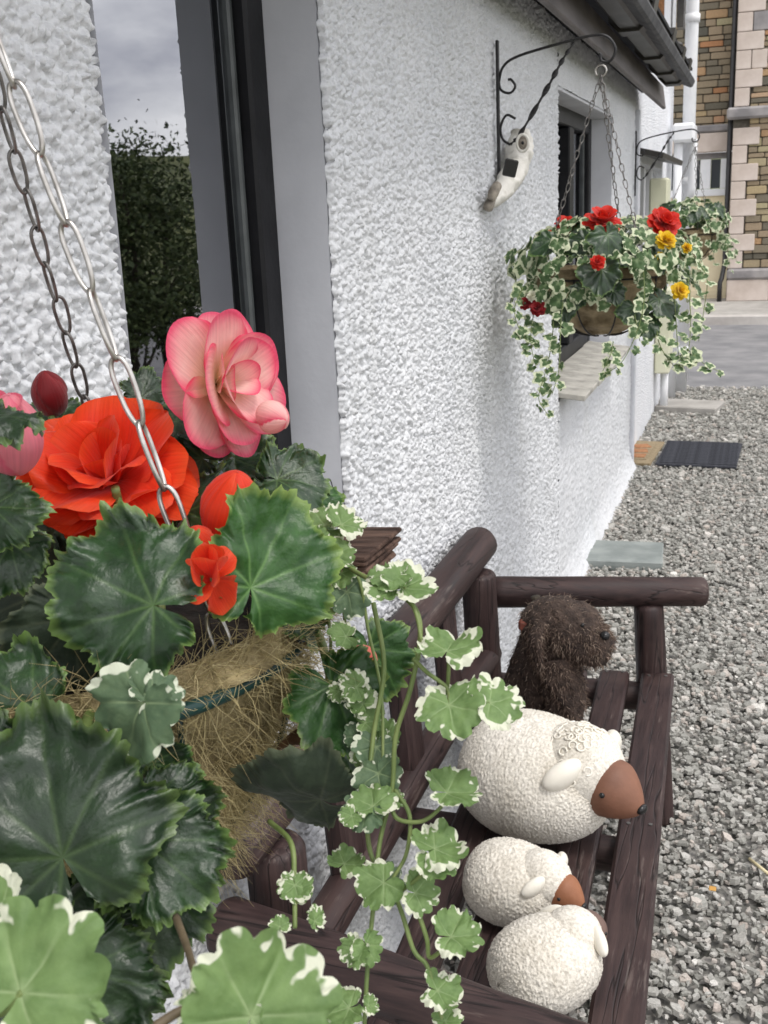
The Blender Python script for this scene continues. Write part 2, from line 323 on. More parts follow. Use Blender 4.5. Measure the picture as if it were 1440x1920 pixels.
def tube(P, r, sides=8, caps=True, closed=False, flat=1.0, prof=None):
    P = np.asarray(P, float); n = len(P); r = np.full(n, r) if np.isscalar(r) else np.asarray(r); T, A, B = frame_along(P)
    if closed:
        T = np.roll(P, -1, 0)-np.roll(P, 1, 0); T /= np.linalg.norm(T, axis=1)[:, None]
        nrm = np.cross(P[1]-P[0], P[n//3]-P[0]); nrm /= np.linalg.norm(nrm); A = np.cross(T, nrm); B = np.tile(nrm, (n, 1))
    th = np.linspace(0, 2*np.pi, sides, endpoint=False)
    V = P[:, None]+r[:, None, None]*(np.cos(th)[None, :, None]*A[:, None]+flat*np.sin(th)[None, :, None]*B[:, None])
    if prof is not None: V = P[:, None]+(V-P[:, None])*prof
    V = V.reshape(-1, 3); F = []
    for i in range(n if closed else n-1):
        j = (i+1) % n
        for k in range(sides): F.append((i*sides+k, i*sides+(k+1) % sides, j*sides+(k+1) % sides, j*sides+k))
    if caps and not closed: F.append(tuple(range(sides))[::-1]); F.append(tuple((n-1)*sides+k for k in range(sides)))
    return V, F
def smooth_path(P, n=24):
    P = np.asarray(P, float); m = len(P); out = []
    Q = np.vstack([2*P[0]-P[1], P, 2*P[-1]-P[-2]])
    for t in np.linspace(0, m-1-1e-9, n):
        i = int(t); u = t-i; a, b_, c, d = Q[i], Q[i+1], Q[i+2], Q[i+3]
        out.append(.5*((2*b_)+(-a+c)*u+(2*a-5*b_+4*c-d)*u*u+(-a+3*b_-3*c+d)*u**3))
    return np.array(out)
def grid_faces(nu, nv, wrap=False):
    i = np.arange(nu-1)[:, None]; j = np.arange(nv if wrap else nv-1)[None, :]; j2 = (j+1) % nv
    return np.stack([i*nv+j, (i+1)*nv+j, (i+1)*nv+j2, i*nv+j2], -1).reshape(-1, 4)
def hash01(*ints):
    h = np.uint32(2166136261)*np.ones_like(ints[0], dtype=np.uint32)
    for a in ints: h = (h ^ a.astype(np.int64).astype(np.uint32))*np.uint32(16777619); h ^= h >> np.uint32(13); h = h*np.uint32(0x5bd1e995); h ^= h >> np.uint32(15)
    return (h & np.uint32(0xffffff)).astype(np.float32)/float(0x1000000)
def vnoise(x, y, s=0):
    xi = np.floor(x); yi = np.floor(y); u = x-xi; v = y-yi; u = u*u*(3-2*u); v = v*v*(3-2*v)
    f = lambda a, b: hash01(a, b, np.full_like(a, s))
    return (f(xi, yi)*(1-u)+f(xi+1, yi)*u)*(1-v)+(f(xi, yi+1)*(1-u)+f(xi+1, yi+1)*u)*v
def log(p0, p1, r0, r1, seed, sides=22, rings=15, bev=.012):
    p0 = np.array(p0, float); p1 = np.array(p1, float); Ln = np.linalg.norm(p1-p0); t = np.r_[0, bev*.35/Ln, bev/Ln, np.linspace(.06, .94, rings), 1-bev/Ln, 1-bev*.35/Ln, 1]
    P = p0+(p1-p0)*t[:, None]; rr = r0+(r1-r0)*t; rr[[0, -1]] -= bev; rr[[1, -2]] -= bev*.35
    th = np.linspace(0, 2*np.pi, sides, endpoint=False); X, Y = np.meshgrid(t*4, np.cos(th)*1.5+5*np.sin(th), indexing='ij')
    pr = 1+.05*(vnoise(X+9*seed, Y*.5, seed)-.5)+.03*(vnoise(X*3+seed, Y, seed+1)-.5); return tube(P, rr, sides, prof=pr[:, :, None])
def xf(V, M): return V @ np.array(M.to_3x3()).T+np.array(M.translation)

# ------------------------------------------------------------------ ground
def sheet(name, x0, x1, y0, y1, z, mat, kind='structure'):
    return tag(part(name, [(x0, y0, z), (x1, y0, z), (x1, y1, z), (x0, y1, z)], [(0, 1, 2, 3)], mat), kind=kind)
sheet('ground', -250, 250, -200, 300, -.03, 'hill_green')
sheet('gravel_yard', -3.5, 7.0, -5, 9.55, -.012, 'gravel_bed')
rd = sheet('road', -40, 40, 9.5, 14.5, -.008, 'asphalt')
pv = tag(part('pavement', *box((0, 16.2, .04), (60, 3.1, .10), .004), 'concrete', None, False), kind='structure')
for k in range(14):
    part('kerb_stone', *box((-5.5+k*.92+.455, 14.56, .03), (.91, .16, .16), .015), 'kerb', pv, False)
def terrain():
    xs = np.linspace(0, 1, 40); th = np.linspace(R(-20), R(200), 60); Rr = 30+xs*120
    RR, TT = np.meshgrid(Rr, th, indexing='ij'); X = RR*np.cos(TT)+8; Y = RR*np.sin(TT)+5
    Z = 6.0*np.clip((RR-30)/60, 0, 1.6)**1.2*(.6+.7*vnoise(X*.02, Y*.02, 5))-.1
    return np.stack([X, Y, Z], -1).reshape(-1, 3), grid_faces(40, 60)
V, F = terrain(); tag(part('hillside', V, F, 'hill_green'), kind='structure')
def gravel():
    P = []
    def area(n, x0, x1, y0, y1, s): P.append(np.c_[rng.uniform(x0, x1, n), rng.uniform(y0, y1, n), np.full(n, s)])
    area(21000, .03, 1.25, 1.0, 4.3, .0205); area(15500, .0, 1.3, 4.3, 7.0, .0215); area(7000, -.02, 1.3, 7.0, 9.5, .026); area(4500, 1.25, 2.4, 1.0, 6.5, .027)
    P = np.concatenate(P); n = len(P); sz = P[:, 2]*.82*rng.lognormal(0, .38, n); k = 6
    a = np.sort(rng.uniform(0, 2*np.pi, (n, k))+0, 1)*.35+np.linspace(0, 2*np.pi, k, endpoint=False)*.65+rng.uniform(0, 6.28, (n, 1))
    rr = sz[:, None]*.5*rng.uniform(.65, 1.15, (n, k)); el = rng.uniform(.5, .95, (n, 1))
    x = rr*np.cos(a); y = rr*np.sin(a)*el; th = sz*rng.uniform(.07, .20, n)
    top = np.stack([x*.82, y*.82, np.repeat(th[:, None], k, 1)], -1); bot = np.stack([x, y, -np.repeat(th[:, None], k, 1)], -1)
    V = np.concatenate([top, bot], 1); tx = rng.normal(0, .17, n); ty = rng.normal(0, .17, n); rz = rng.uniform(0, 6.28, n)
    X, Y, Z = V[..., 0], V[..., 1], V[..., 2]; c, s = np.cos(rz)[:, None], np.sin(rz)[:, None]; X, Y = X*c-Y*s, X*s+Y*c
    Z = Z+X*tx[:, None]+Y*ty[:, None]; hz = rng.uniform(-.006, .012, n)+.006*vnoise(P[:, 0]*5, P[:, 1]*5, 3)
    V = np.stack([X+P[:, 0][:, None], Y+P[:, 1][:, None], Z+hz[:, None]], -1).reshape(-1, 3)
    o = np.arange(n)[:, None]*12; t = [np.stack([o[:, 0]+i for i in f], -1) for f in ((0, 1, 2), (0, 2, 3), (0, 3, 4), (0, 4, 5))]
    for i in range(6):
        j = (i+1) % 6; t.append(np.stack([o[:, 0]+q for q in (i, 6+i, 6+j)], -1)); t.append(np.stack([o[:, 0]+q for q in (i, 6+j, j)], -1))
    return V, np.concatenate(t)
V, F = gravel(); tag(link('gravel', mesh('gravel', V, F, 'chips', False)), 'loose grey slate gravel covering the yard beside the cottage', 'gravel', kind='stuff')

# ------------------------------------------------------------------ white cottage
def dash_h(Y, Z, cell, seed):
    Y = Y.astype(np.float32); Z = Z.astype(np.float32)
    def layer(Y, Z, cell, seed, hs):
        iy = np.floor(Y/cell); iz = np.floor(Z/cell); h = np.zeros_like(Y)
        for a in (-1, 0, 1):
            for b_ in (-1, 0, 1):
                jy = iy+a; jz = iz+b_; s = np.full_like(jy, seed)
                r1 = hash01(jy, jz, s); r2 = hash01(jy, jz, s+1); r3 = hash01(jy, jz, s+2); r4 = hash01(jy, jz, s+3)
                dy = Y-(jy+.5+.9*(r1-.5))*cell; dz = Z-(jz+.5+.9*(r2-.5))*cell; el = .75+.5*r4; rad = cell*(.30+.40*r3)
                d = ((dy*el)**2+(dz/el)**2)/rad**2; h = np.maximum(h, hs*cell*(.25+.75*r4)*np.sqrt(np.clip(1-d, 0, 1)))
        return h
    return layer(Y, Z, cell, seed, .95)+layer(Y+.37, Z+.11, cell*.62, seed+9, .65)+.0010*(vnoise(Y*420, Z*420, 7)-.5)+.006*(vnoise(Y*6, Z*6, 4)-.5)
W1 = (1.09, 1.765, .965, 2.3); W2 = (3.975, 5.5, .872, 1.957); TOP = 2.16; YE = 6.44
cot = thing('white_cottage', (0, 3.4, 0), 'low white pebbledash cottage with black window frames running along the gravel', 'building')
WV, WF = [], []; cnt = 0
def dash_sheet(ys, zs, cell, seed, amp=1.0, edges=''):
    global cnt
    Y, Z = np.meshgrid(ys, zs, indexing='ij'); H = dash_h(Y, Z, cell, seed)*amp; Y = Y.copy()
    j = .010*(vnoise(zs*75, zs*0+2, 8)-.45)+.006*(vnoise(zs*210, zs*0+5, 8)-.5)
    if 'r' in edges: Y[-1] += j; Y[-2] += j*.6; H[-1] = -.004
    if 'l' in edges: Y[0] -= j; Y[1] -= j*.6; H[0] = -.004
    base_out = np.clip((.16-Z)/.16, 0, 1)**2*.05          # the render flares at the foot of the wall
    V = np.stack([H+base_out, Y, Z], -1).reshape(-1, 3); WV.append(V); WF.append(grid_faces(len(ys), len(zs))+cnt); cnt += len(V)
def geo(a, b_, s0, s1):
    y = [a]; 
    while y[-1] < b_: t = (y[-1]-a)/(b_-a); y.append(y[-1]+s0+(s1-s0)*t)
    y[-1] = b_; return np.array(y)
ar = lambda a, b_, s: np.linspace(a, b_, max(2, int(round((b_-a)/s))+1))
dash_sheet(ar(-.6, .45, .008), ar(-.03, TOP, .008), .0105, 1)
dash_sheet(ar(.45, W1[0], .0024), ar(1.02, TOP, .0024), .0105, 1, edges='r')
dash_sheet(ar(.45, W1[0], .005), ar(-.03, 1.02, .005), .0105, 1)
dash_sheet(ar(W1[0], W1[1], .0042), ar(-.03, W1[2]-.045, .0036), .0105, 1)
dash_sheet(geo(W1[1], 2.9, .0026, .0028), ar(-.03, TOP, .0028), .0105, 1, edges='l')
dash_sheet(ar(2.899, W2[0], .006), ar(-.03, TOP, .0045), .0105, 1, edges='r')
dash_sheet(ar(W2[0], W2[1], .012), ar(-.03, W2[2]-.03, .007), .0105, 1, .8)
dash_sheet(ar(W2[0], W2[1], .012), ar(W2[3], TOP, .007), .0105, 1, .8)
dash_sheet(ar(W2[1], YE, .012), ar(-.03, TOP, .007), .0105, 1, .8, edges='l')
link('wall', mesh('wall', np.concatenate(WV), np.concatenate(WF), 'dash'), cot)
mb = MB()                                                                    # masonry behind the dash, leaving the openings free
def blk(y0, y1, z0, z1, x0=-.30, x1=-.006): mb.add(*box(((x0+x1)/2, (y0+y1)/2, (z0+z1)/2), (x1-x0, y1-y0, z1-z0)))
blk(-.6, W1[0]-.004, -.03, TOP); blk(W1[0]-.004, W1[1]+.004, -.03, W1[2]-.05); blk(W1[1]+.004, W2[0]-.004, -.03, TOP); blk(W2[1]+.004, YE, -.03, TOP)
blk(W2[0]-.004, W2[1]+.004, -.03, W2[2]-.03); blk(W2[0]-.004, W2[1]+.004, W2[3]+.004, TOP)
mb.part('masonry', 'render_white', cot, False)
def jamb(y, z0, z1, s, xb=-.16):                                              # smooth painted reveal, slightly uneven
    zs = ar(z0, z1, .05); xs = ar(xb, -.001, .02); X, Z = np.meshgrid(xs, zs, indexing='ij'); Yv = y+s*.006+.005*(vnoise(X*14, Z*5, 3)-.5)
    V = np.stack([X, Yv, Z], -1).reshape(-1, 3); F = grid_faces(len(xs), len(zs)); return part('reveal', V, F if s > 0 else F[:, ::-1], 'render_white', cot)
jamb(W1[1]-.006, W1[2]-.04, W1[3]-.14, -1); jamb(W1[0]+.006, W1[2]-.04, W1[3]-.14, 1); jamb(W2[1]-.006, W2[2]-.02, W2[3]+.005, -1); jamb(W2[0]+.006, W2[2]-.02, W2[3]+.005, 1)
part('reveal', *box((-.08, (W2[0]+W2[1])/2, W2[3]-.004), (.158, W2[1]-W2[0]-.004, .014), .002), 'render_white', cot, False)
def window(y0, y1, z0, z1, fx, label, fw=.07, mull=()):
    g = part('window', *box((fx-.03, (y0+y1)/2, (z0+z1)/2), (.004, y1-y0-2*fw, z1-z0-2*fw)), 'glass', cot, False); g['label'] = label
    for (a, b_, c, d) in ((y0, y0+fw, z0, z1), (y1-fw, y1, z0, z1), (y0+fw, y1-fw, z0, z0+fw), (y0+fw, y1-fw, z1-fw, z1)):
        part('frame', *box((fx-.025, (a+b_)/2, (c+d)/2), (.06, b_-a, d-c), .006), 'frame_black', g, False)
    for yy in mull: part('frame', *box((fx-.02, yy, (z0+z1)/2), (.066, .11, z1-z0-2*fw-.002), .006), 'frame_black', g, False)
    for (a, b_, c, d) in ((y0+fw, y0+fw+.016, z0+fw, z1-fw), (y1-fw-.016, y1-fw, z0+fw, z1-fw)):
        part('glazing_bead', *box((fx-.027, (a+b_)/2, (c+d)/2), (.02, b_-a, d-c-.004), .004), 'spacer', g, False)
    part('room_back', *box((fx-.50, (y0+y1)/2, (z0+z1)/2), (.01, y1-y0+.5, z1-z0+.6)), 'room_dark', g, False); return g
g1 = window(1.02, W1[1]-.008, W1[2], W1[3]-.14, -.10, 'tall black framed window reflecting sky and trees')
part('added_dark_board', *box((-.23, 1.22, 1.5), (.03, .40, 1.3), .004), 'dark_reflection_grain', g1, False)  # made-up board, added behind the glass to darken the tree reflection
g2 = window(W2[0]-.06, W2[1]-.008, W2[2]+.004, W2[3]-.006, -.105, 'smaller black framed window behind the hanging basket', .075, (4.86,))
# sills
part('window_sill', *box((-.045, (W1[0]+W1[1])/2-.02, W1[2]-.022), (.16, W1[1]-W1[0]+.02, .04), .006), 'render_white', g1, False)
mb = MB()
for k in range(6):                                                             # rotten layered end of the old timber sill
    mb.add(*box((.045+.004*random.random(), 1.70-.012*k*random.random(), W1[2]+.02-.0085*k), (.085+.02*random.random(), .19-.03*abs(k-1)*random.random(), .0095), .003, rotm('X', random.uniform(-4, 4)) @ rotm('Z', random.uniform(-5, 5)) @ rotm('Y', random.uniform(-4, 4))))
mb.part('old_timber_sill', 'old_wood', g1, False)
ys = ar(W2[0]-.005, W2[1]-.05, .19)
for k in range(len(ys)-1):
    part('sill_slate', *box((.0+.006*random.random(), (ys[k]+ys[k+1])/2, W2[2]-.008+.004*random.random()), (.20+.012*random.random(), (ys[k+1]-ys[k])-.006, .022), .003, rotm('Y', 7+random.uniform(-1, 1))), 'sill_slate', g2, False)
# eaves
part('fascia', *box((.105, 3.15, 2.145), (.022, 7.6, .13), .004, rotm('Y', -8)), 'fascia', cot, False)
part('soffit', *box((.045, 3.1, 2.175), (.10, 7.45, .012)), 'soffit', cot, False)
part('eaves_board', *box((.19, 3.05, 2.285), (.19, 7.4, .012), 0, rotm('Y', 12)), 'soffit', cot, False)
def gutter_seg(y0, y1, g, drop=0):
    pr = np.array([(.135, .10), (.135, .03), (.165, 0), (.225, 0), (.262, .035), (.275, .10)]); c = pr.mean(0); pr = (pr-c)*g+c; pr[:, 1] += 2.178-drop
    n = len(pr); V = np.array([(x, y, z) for y in (y0, y1) for x, z in pr]); F = [(i, i+1, n+i+1, n+i) for i in range(n-1)]+[tuple(range(n))[::-1], tuple(range(n, 2*n)), (0, n, 2*n-1, n-1)]
    return V, F
gt = part('gutter', *gutter_seg(-.7, 6.55, 1.0), 'gutter', cot, False)
for y in (2.75, 3.55, 4.45, 5.35, 6.0, 6.5): part('gutter_union', *gutter_seg(y-.06, y+.06, 1.26), 'gutter', gt, False)
rf = part('roof', *box((-1.35, 3.0, 2.92), (3.6, 7.5, .05), .01, rotm('Y', 24)), 'roof', cot, False)
mb = MB(); mb.add(*box((-.02, 6.62, 2.42), (.5, .05, .16), .01, rotm('Y', 24))); mb.part('verge_slate', 'gutter', rf, False)
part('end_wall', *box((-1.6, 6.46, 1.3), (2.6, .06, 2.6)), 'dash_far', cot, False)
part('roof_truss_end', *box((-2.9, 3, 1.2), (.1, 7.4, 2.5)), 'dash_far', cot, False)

# ------------------------------------------------------------------ taller white house beyond
wh = thing('white_house', (-.5, 8.2, 0), 'taller bright white rendered house beyond the end of the cottage', 'building')
def wb(name, c, s, mat, bev=.004, rot=None, par=None): return part(name, *box(c, s, bev, rot), mat, par or wh, False)
mb = MB(); HX = -.02
for y0, y1, z0, z1 in ((6.52, 7.0, 0, 6), (7.0, 8.5, 0, .95), (7.0, 8.5, 1.80, 6), (8.5, 9.42, 0, 6)):
    mb.add(*box((HX-.15, (y0+y1)/2, (z0+z1)/2-.02), (.3, y1-y0, z1-z0)))
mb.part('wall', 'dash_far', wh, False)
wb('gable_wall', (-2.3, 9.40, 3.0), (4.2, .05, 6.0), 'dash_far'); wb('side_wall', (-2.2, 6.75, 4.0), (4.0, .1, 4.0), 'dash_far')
wb('corner_strip', (.012, 6.475, 1.0), (.03, .05, 2.1), 'render_white')
wn = wb('window', (HX-.12, 7.75, 1.375), (.02, 1.5, .85), 'pane_dark', 0)
for y in (7.04, 7.45, 7.95, 8.46): wb('frame', (HX-.09, y, 1.375), (.05, .07, .85), 'paint_white', .005, None, wn)
wb('frame', (HX-.09, 7.75, .99), (.052, 1.5, .07), 'paint_white', .005, None, wn)
wb('lintel_slate', (.045, 7.72, 1.835), (.16, 1.66, .035), 'gutter', .004, rotm('Y', 14))
wb('meter_box', (.045, 7.62, 1.50), (.12, .22, .40), 'meter_box', .012); wb('wall_cabinet', (.04, 8.35, .62), (.11, .30, .62), 'meter_box', .01)
def pipe(P, r, mat, name='downpipe', par=None): return part(name, *tube(np.array(P, float), r, 14), mat, par or wh)
dp = pipe([(.115, 9.25, -.02), (.115, 9.25, 6)], .05, 'paint_white')
for z in (.35, 1.7, 2.9, 4.1): pipe([(.115, 9.25, z-.03), (.115, 9.25, z+.03)], .06, 'paint_white', 'pipe_collar', dp)
pipe([(.06, 8.95, -.02), (.06, 8.95, 2.0)], .034, 'paint_white'); pipe([(.05, 8.35, -.02), (.05, 8.35, .34)], .03, 'paint_white')
pipe([(.07, 9.05, 2.0), (.16, 9.1, 2.0), (.16, 9.12, 1.65), (.13, 9.14, 1.55)], .035, 'paint_white', 'waste_pipe')
wb('hopper', (.10, 9.02, 2.05), (.17, .3, .14), 'paint_white', .02)
pipe([(.0, 7.9, 2.65), (.0, 7.9, 6)], .02, 'mat_motif', 'red_pipe')
wb('upper_reveal', (.0, 8.25, 4.3), (.03, .35, 3.4), 'render_white'); wb('upper_shutter', (.05, 9.0, 4.3), (.05, .16, 3.0), 'gutter')
wb('roof', (-2.0, 8.0, 6.3), (4.6, 3.2, .12), 'roof')

# ------------------------------------------------------------------ stone building across the road
YB = 17.2
sb = thing('stone_building', (1.5, YB+.5, .09), 'brown stone building with pale corner stones across the road', 'building')
def sx(name, x0, x1, z0, z1, y, d, mat, bev=.012, par=None): return part(name, *box(((x0+x1)/2, y+d/2, (z0+z1)/2), (x1-x0, d, z1-z0), bev), mat, par or sb, False)
sx('backing_wall', -6, .24, 2.5, 8, YB+.06, .5, 'mortar', 0); sx('backing_wall', -6, -2.6, 0, 2.5, YB+.06, .5, 'mortar', 0); sx('backing_wall', .24, 4.6, 0, 8, YB-.26, .8, 'mortar', 0)
nst = 0; STUFF = MB(); shapes = [mesh('stone', *box((0, 0, 0), (1, 1, 1), .07), 'stones', False) for _ in range(1)]
def stones(x0, x1, z0, z1, y, keep):
    global nst
    z = z0
    while z < z1-.03:
        h = min(random.choice((.07, .085, .10, .12)), z1-z); x = x0-random.random()*.1
        while x < x1:
            wd = random.uniform(.12, .34); a = max(x, x0); b_ = min(x+wd, x1); x += wd
            if b_-a < .04: continue
            c = ((a+b_)/2, y+.03+random.uniform(-.012, .012), z+h/2); s = (b_-a-.012, .08, h-.012)
            if keep(c) and nst < 300:
                link('stone', shapes[0], sb, Matrix.Translation(c) @ Matrix.Rotation(random.uniform(-.02, .02), 4, 'Y') @ Matrix.Diagonal((*s, 1))); nst += 1
            else: STUFF.add(*box(c, s, .008))
        z += h
stones(-.75, .235, 2.5, 4.9, YB+.02, lambda c: True); stones(.46, 1.45, .56, 4.6, YB-.30, lambda c: c[0] < .95)
stones(-2.6, -.75, 2.5, 4.9, YB+.02, lambda c: False); stones(1.45, 4.6, .56, 4.6, YB-.30, lambda c: False)
o = STUFF.part('stone_courses', 'stones', sb, False); o['kind'] = 'stuff'
z = .56; k = 0
while z < 5.2:
    if abs(z-2.62) < .16: z = 2.80
    h = .24 if k % 2 else .25; wq = .36 if k % 2 else .20
    sx('quoin', .245, .245+wq, z, z+h-.008, YB-.33, .16, 'stone_cream', .008)
    if z > 2.8 and k % 2 == 0: sx('quoin', .455, .66, z, z+h-.008, YB-.325, .12, 'stone_cream' if k % 4 else 'stone_grey', .008)
    z += h; k += 1
sx('string_course', .15, 4.6, 2.63, 2.79, YB-.40, .2, 'stone_grey', .03); sx('string_course', -3, .235, 2.50, 2.60, YB-.03, .14, 'stone_grey', .02)
sx('plinth', .24, 4.6, .40, .555, YB-.42, .3, 'stone_grey', .03)
for a in range(8): sx('plinth_block', .44+a*.6 if a else .244, .24+(a+1)*.6-.01, .09, .395, YB-.40, .25, 'roof' if a else 'stone_cream', .012)
sx('lintel', -2.6, .23, 2.22, 2.49, YB-.02, .2, 'stone_cream', .015)
gd = sx('garage_door', -2.6, .23, .09, 1.66, YB+.12, .05, 'cream_paint', .004)
sx('door_frame', -2.6, .23, 2.13, 2.215, YB+.10, .08, 'stone_grey', .004, gd); sx('door_frame', -2.6, .23, 1.60, 1.70, YB+.08, .08, 'paint_white', .006, gd)
for a in range(10): x = .23-a*.29; sx('glazing_bar', x-.15, x+.0, 1.705, 2.125, YB+.085, .07, 'paint_white', .006, gd)
for a in range(9): x = .23-a*.29; sx('pane', x-.286, x-.154, 1.71, 2.12, YB+.125, .02, 'pane_dark', 0, gd)
sx('door_rail', -2.6, .23, .13, .22, YB+.11, .03, 'cream_paint', .004, gd)
pipe([(.20, YB-.24, 8), (.20, YB-.24, .62), (.17, YB-.36, .42), (.15, YB-.42, .36), (.15, YB-.42, .09)], .035, 'iron', 'downpipe', sb)

# ------------------------------------------------------------------ trees across the yard (seen reflected in the windows)
def tree(x, y, h, cr, n, seed, label):
    r_ = np.random.default_rng(seed); t = thing('garden_tree', (x, y, 0), label, 'tree', None); mb = MB()
    tops = []; P = smooth_path([(x, y, -.02), (x+.05, y, h*.3), (x-.04, y+.05, h*.62), (x, y, h*.95)], 10); mb.add(*tube(P, np.linspace(.05, .008, 10), 7))
    for k in range(14):
        a = r_.uniform(0, 6.28); z0 = h*r_.uniform(.02, .7); q = np.array([x+math.cos(a)*cr*.8, y+math.sin(a)*cr*.8, z0+h*r_.uniform(.12, .32)])
        mb.add(*tube(smooth_path([(x, y, z0), (x+math.cos(a)*cr*.35, y+math.sin(a)*cr*.35, z0+h*.08), q], 6), np.linspace(.02, .004, 6), 5)); tops.append(q)
    tops.append(P[-1]); tops.append(P[-3]); mb.part('trunk', 'bark', t)
    T = np.array(tops); c = T[r_.integers(0, len(T), n)]+r_.normal(0, 1, (n, 3))*np.array([cr*.30, cr*.30, h*.065]); s = r_.uniform(.017, .036, n)
    a = r_.normal(0, 1, (n, 3)); a /= np.linalg.norm(a, axis=1)[:, None]; b_ = np.cross(a, r_.normal(0, 1, (n, 3))); b_ /= np.linalg.norm(b_, axis=1)[:, None]
    V = np.stack([c-a*s[:, None], c+b_*s[:, None]*.5, c+a*s[:, None], c-b_*s[:, None]*.5], 1).reshape(-1, 3); o = part('crown', V, np.arange(4*n).reshape(-1, 4), 'tree_leaf', t, False); o['kind'] = 'stuff'
tree(4.35, 7.35, 2.45, .62, 7600, 11, 'slim tree with a tall leader, left of the row mirrored in the near window')
tree(4.0, 7.9, 2.05, .62, 8400, 12, 'low bushy tree standing second in the mirrored row')
tree(4.25, 8.85, 2.2, .55, 6800, 13, 'upright bush with one tall shoot, right end of the mirrored row')
tree(5.6, 8.2, 2.15, .9, 10400, 14, 'broad dark bush behind the mirrored row of small trees')
tree(5.0, 6.6, 2.1, .8, 8400, 15, 'rounded dark bush nearest the camera across the yard')

# ------------------------------------------------------------------ bench of stained logs
bn = thing('garden_bench', (.33, 1.8, 0), 'rustic dark brown log bench standing against the white wall', 'bench')
def lg(name, p0, p1, r0, r1, seed, ax): return part(name, *log(p0, p1, r0, r1, seed), 'timber_'+ax, bn)
lg('top_rail', (.062, 1.10, .735), (.066, 2.50, .742), .043, .045, 1, 'y')
lg('armrest', (.045, 1.10, .625), (.64, 1.01, .60), .042, .036, 2, 'x'); lg('armrest', (.10, 2.475, .622), (.615, 2.587, .622), .040, .036, 3, 'x')
lg('front_leg', (.515, 2.55, -.01), (.478, 2.55, .595), .042, .036, 4, 'z'); lg('front_leg', (.55, 1.04, -.01), (.55, 1.03, .575), .042, .038, 5, 'z')
lg('back_post', (.105, 2.42, -.01), (.085, 2.40, .70), .046, .042, 6, 'z'); lg('back_post', (.10, 1.22, -.01), (.085, 1.20, .70), .046, .043, 7, 'z')
lg('back_rail', (.10, 1.18, .475), (.10, 2.44, .478), .034, .034, 8, 'y')
for k, y in enumerate((1.45, 1.80, 2.10)):
    part('back_slat', *bx((.088, y, .585), (.036, .085, .26), .006, rotm('Y', -4)), 'timber_z', bn, False)
lg('seat_bearer', (.06, 2.50, .352), (.50, 2.53, .352), .036, .036, 9, 'x'); lg('seat_bearer', (.06, 1.12, .352), (.55, 1.10, .352), .036, .036, 10, 'x')
lg('seat_bearer', (.06, 1.82, .352), (.52, 1.82, .352), .034, .034, 12, 'x')
for k, (xa, xb) in enumerate(((.567, .507), (.460, .403), (.355, .300), (.250, .200))):
    yl, yh = 1.02, 2.53-.012*k; ang = math.degrees(math.atan2(xa-xb, yh-yl))
    part('seat_slat', *bx(((xa+xb)/2, (yl+yh)/2, .405+.002*random.random()), (.079 if k == 0 else .072, (yh-yl), .032), .006, rotm('Z', ang)), 'timber_y', bn, False)
for k, (xa, xb) in enumerate(((.567, .507), (.460, .403), (.355, .300), (.250, .200))):
    for y in (1.11, 1.82, 2.50):
        x = xa+(xb-xa)*(y-1.02)/1.5
        for dx in (-.02, .02): part('screw', *tube([(x+dx, y+.006*(dx > 0), .4195), (x+dx, y+.006*(dx > 0), .4245)], .0042, 10), 'steel_dull', bn, False)
part('front_rail', *bx((.545, 1.80, .345), (.036, 1.36, .075), .006, rotm('Z', 2.3)), 'timber_y', bn, False)

# ------------------------------------------------------------------ stoneware sheep
def bumpy(V, c, amp, cell, seed):
    d = V-c; n = d/np.linalg.norm(d, axis=1)[:, None]; u = np.arctan2(n[:, 1], n[:, 0])*.16; v = n[:, 2]*.16
    h = dash_h(u+5, v+5, cell, seed); return V+n*h[:, None]*amp
def blob(c, ax, X, nu=120, nv=160, fn=None):
    """closed blob: axis X (unit) as its length; ax = semi axes along X, side, up; fn(t, phi) scales the section"""
    X = np.array(X, float); X /= np.linalg.norm(X); S = np.cross((0, 0, 1), X); S /= np.linalg.norm(S); U = np.cross(X, S)
    th = np.linspace(0.012, np.pi-.012, nu); ph = np.linspace(0, 2*np.pi, nv, endpoint=False); T, P = np.meshgrid(th, ph, indexing='ij')
    f = fn(T, P) if fn else 1.0
    V = -np.cos(T)[..., None]*ax[0]*X+(np.sin(T)*np.cos(P)*f)[..., None]*ax[1]*S+(np.sin(T)*np.sin(P)*f)[..., None]*ax[2]*U
    V = V.reshape(-1, 3)+np.array(c); F = grid_faces(nu, nv, True)[:, ::-1]; F = [tuple(q) for q in F]; F.append(tuple(range(nv))); F.append(tuple((nu-1)*nv+k for k in range(nv))[::-1]); return V, F
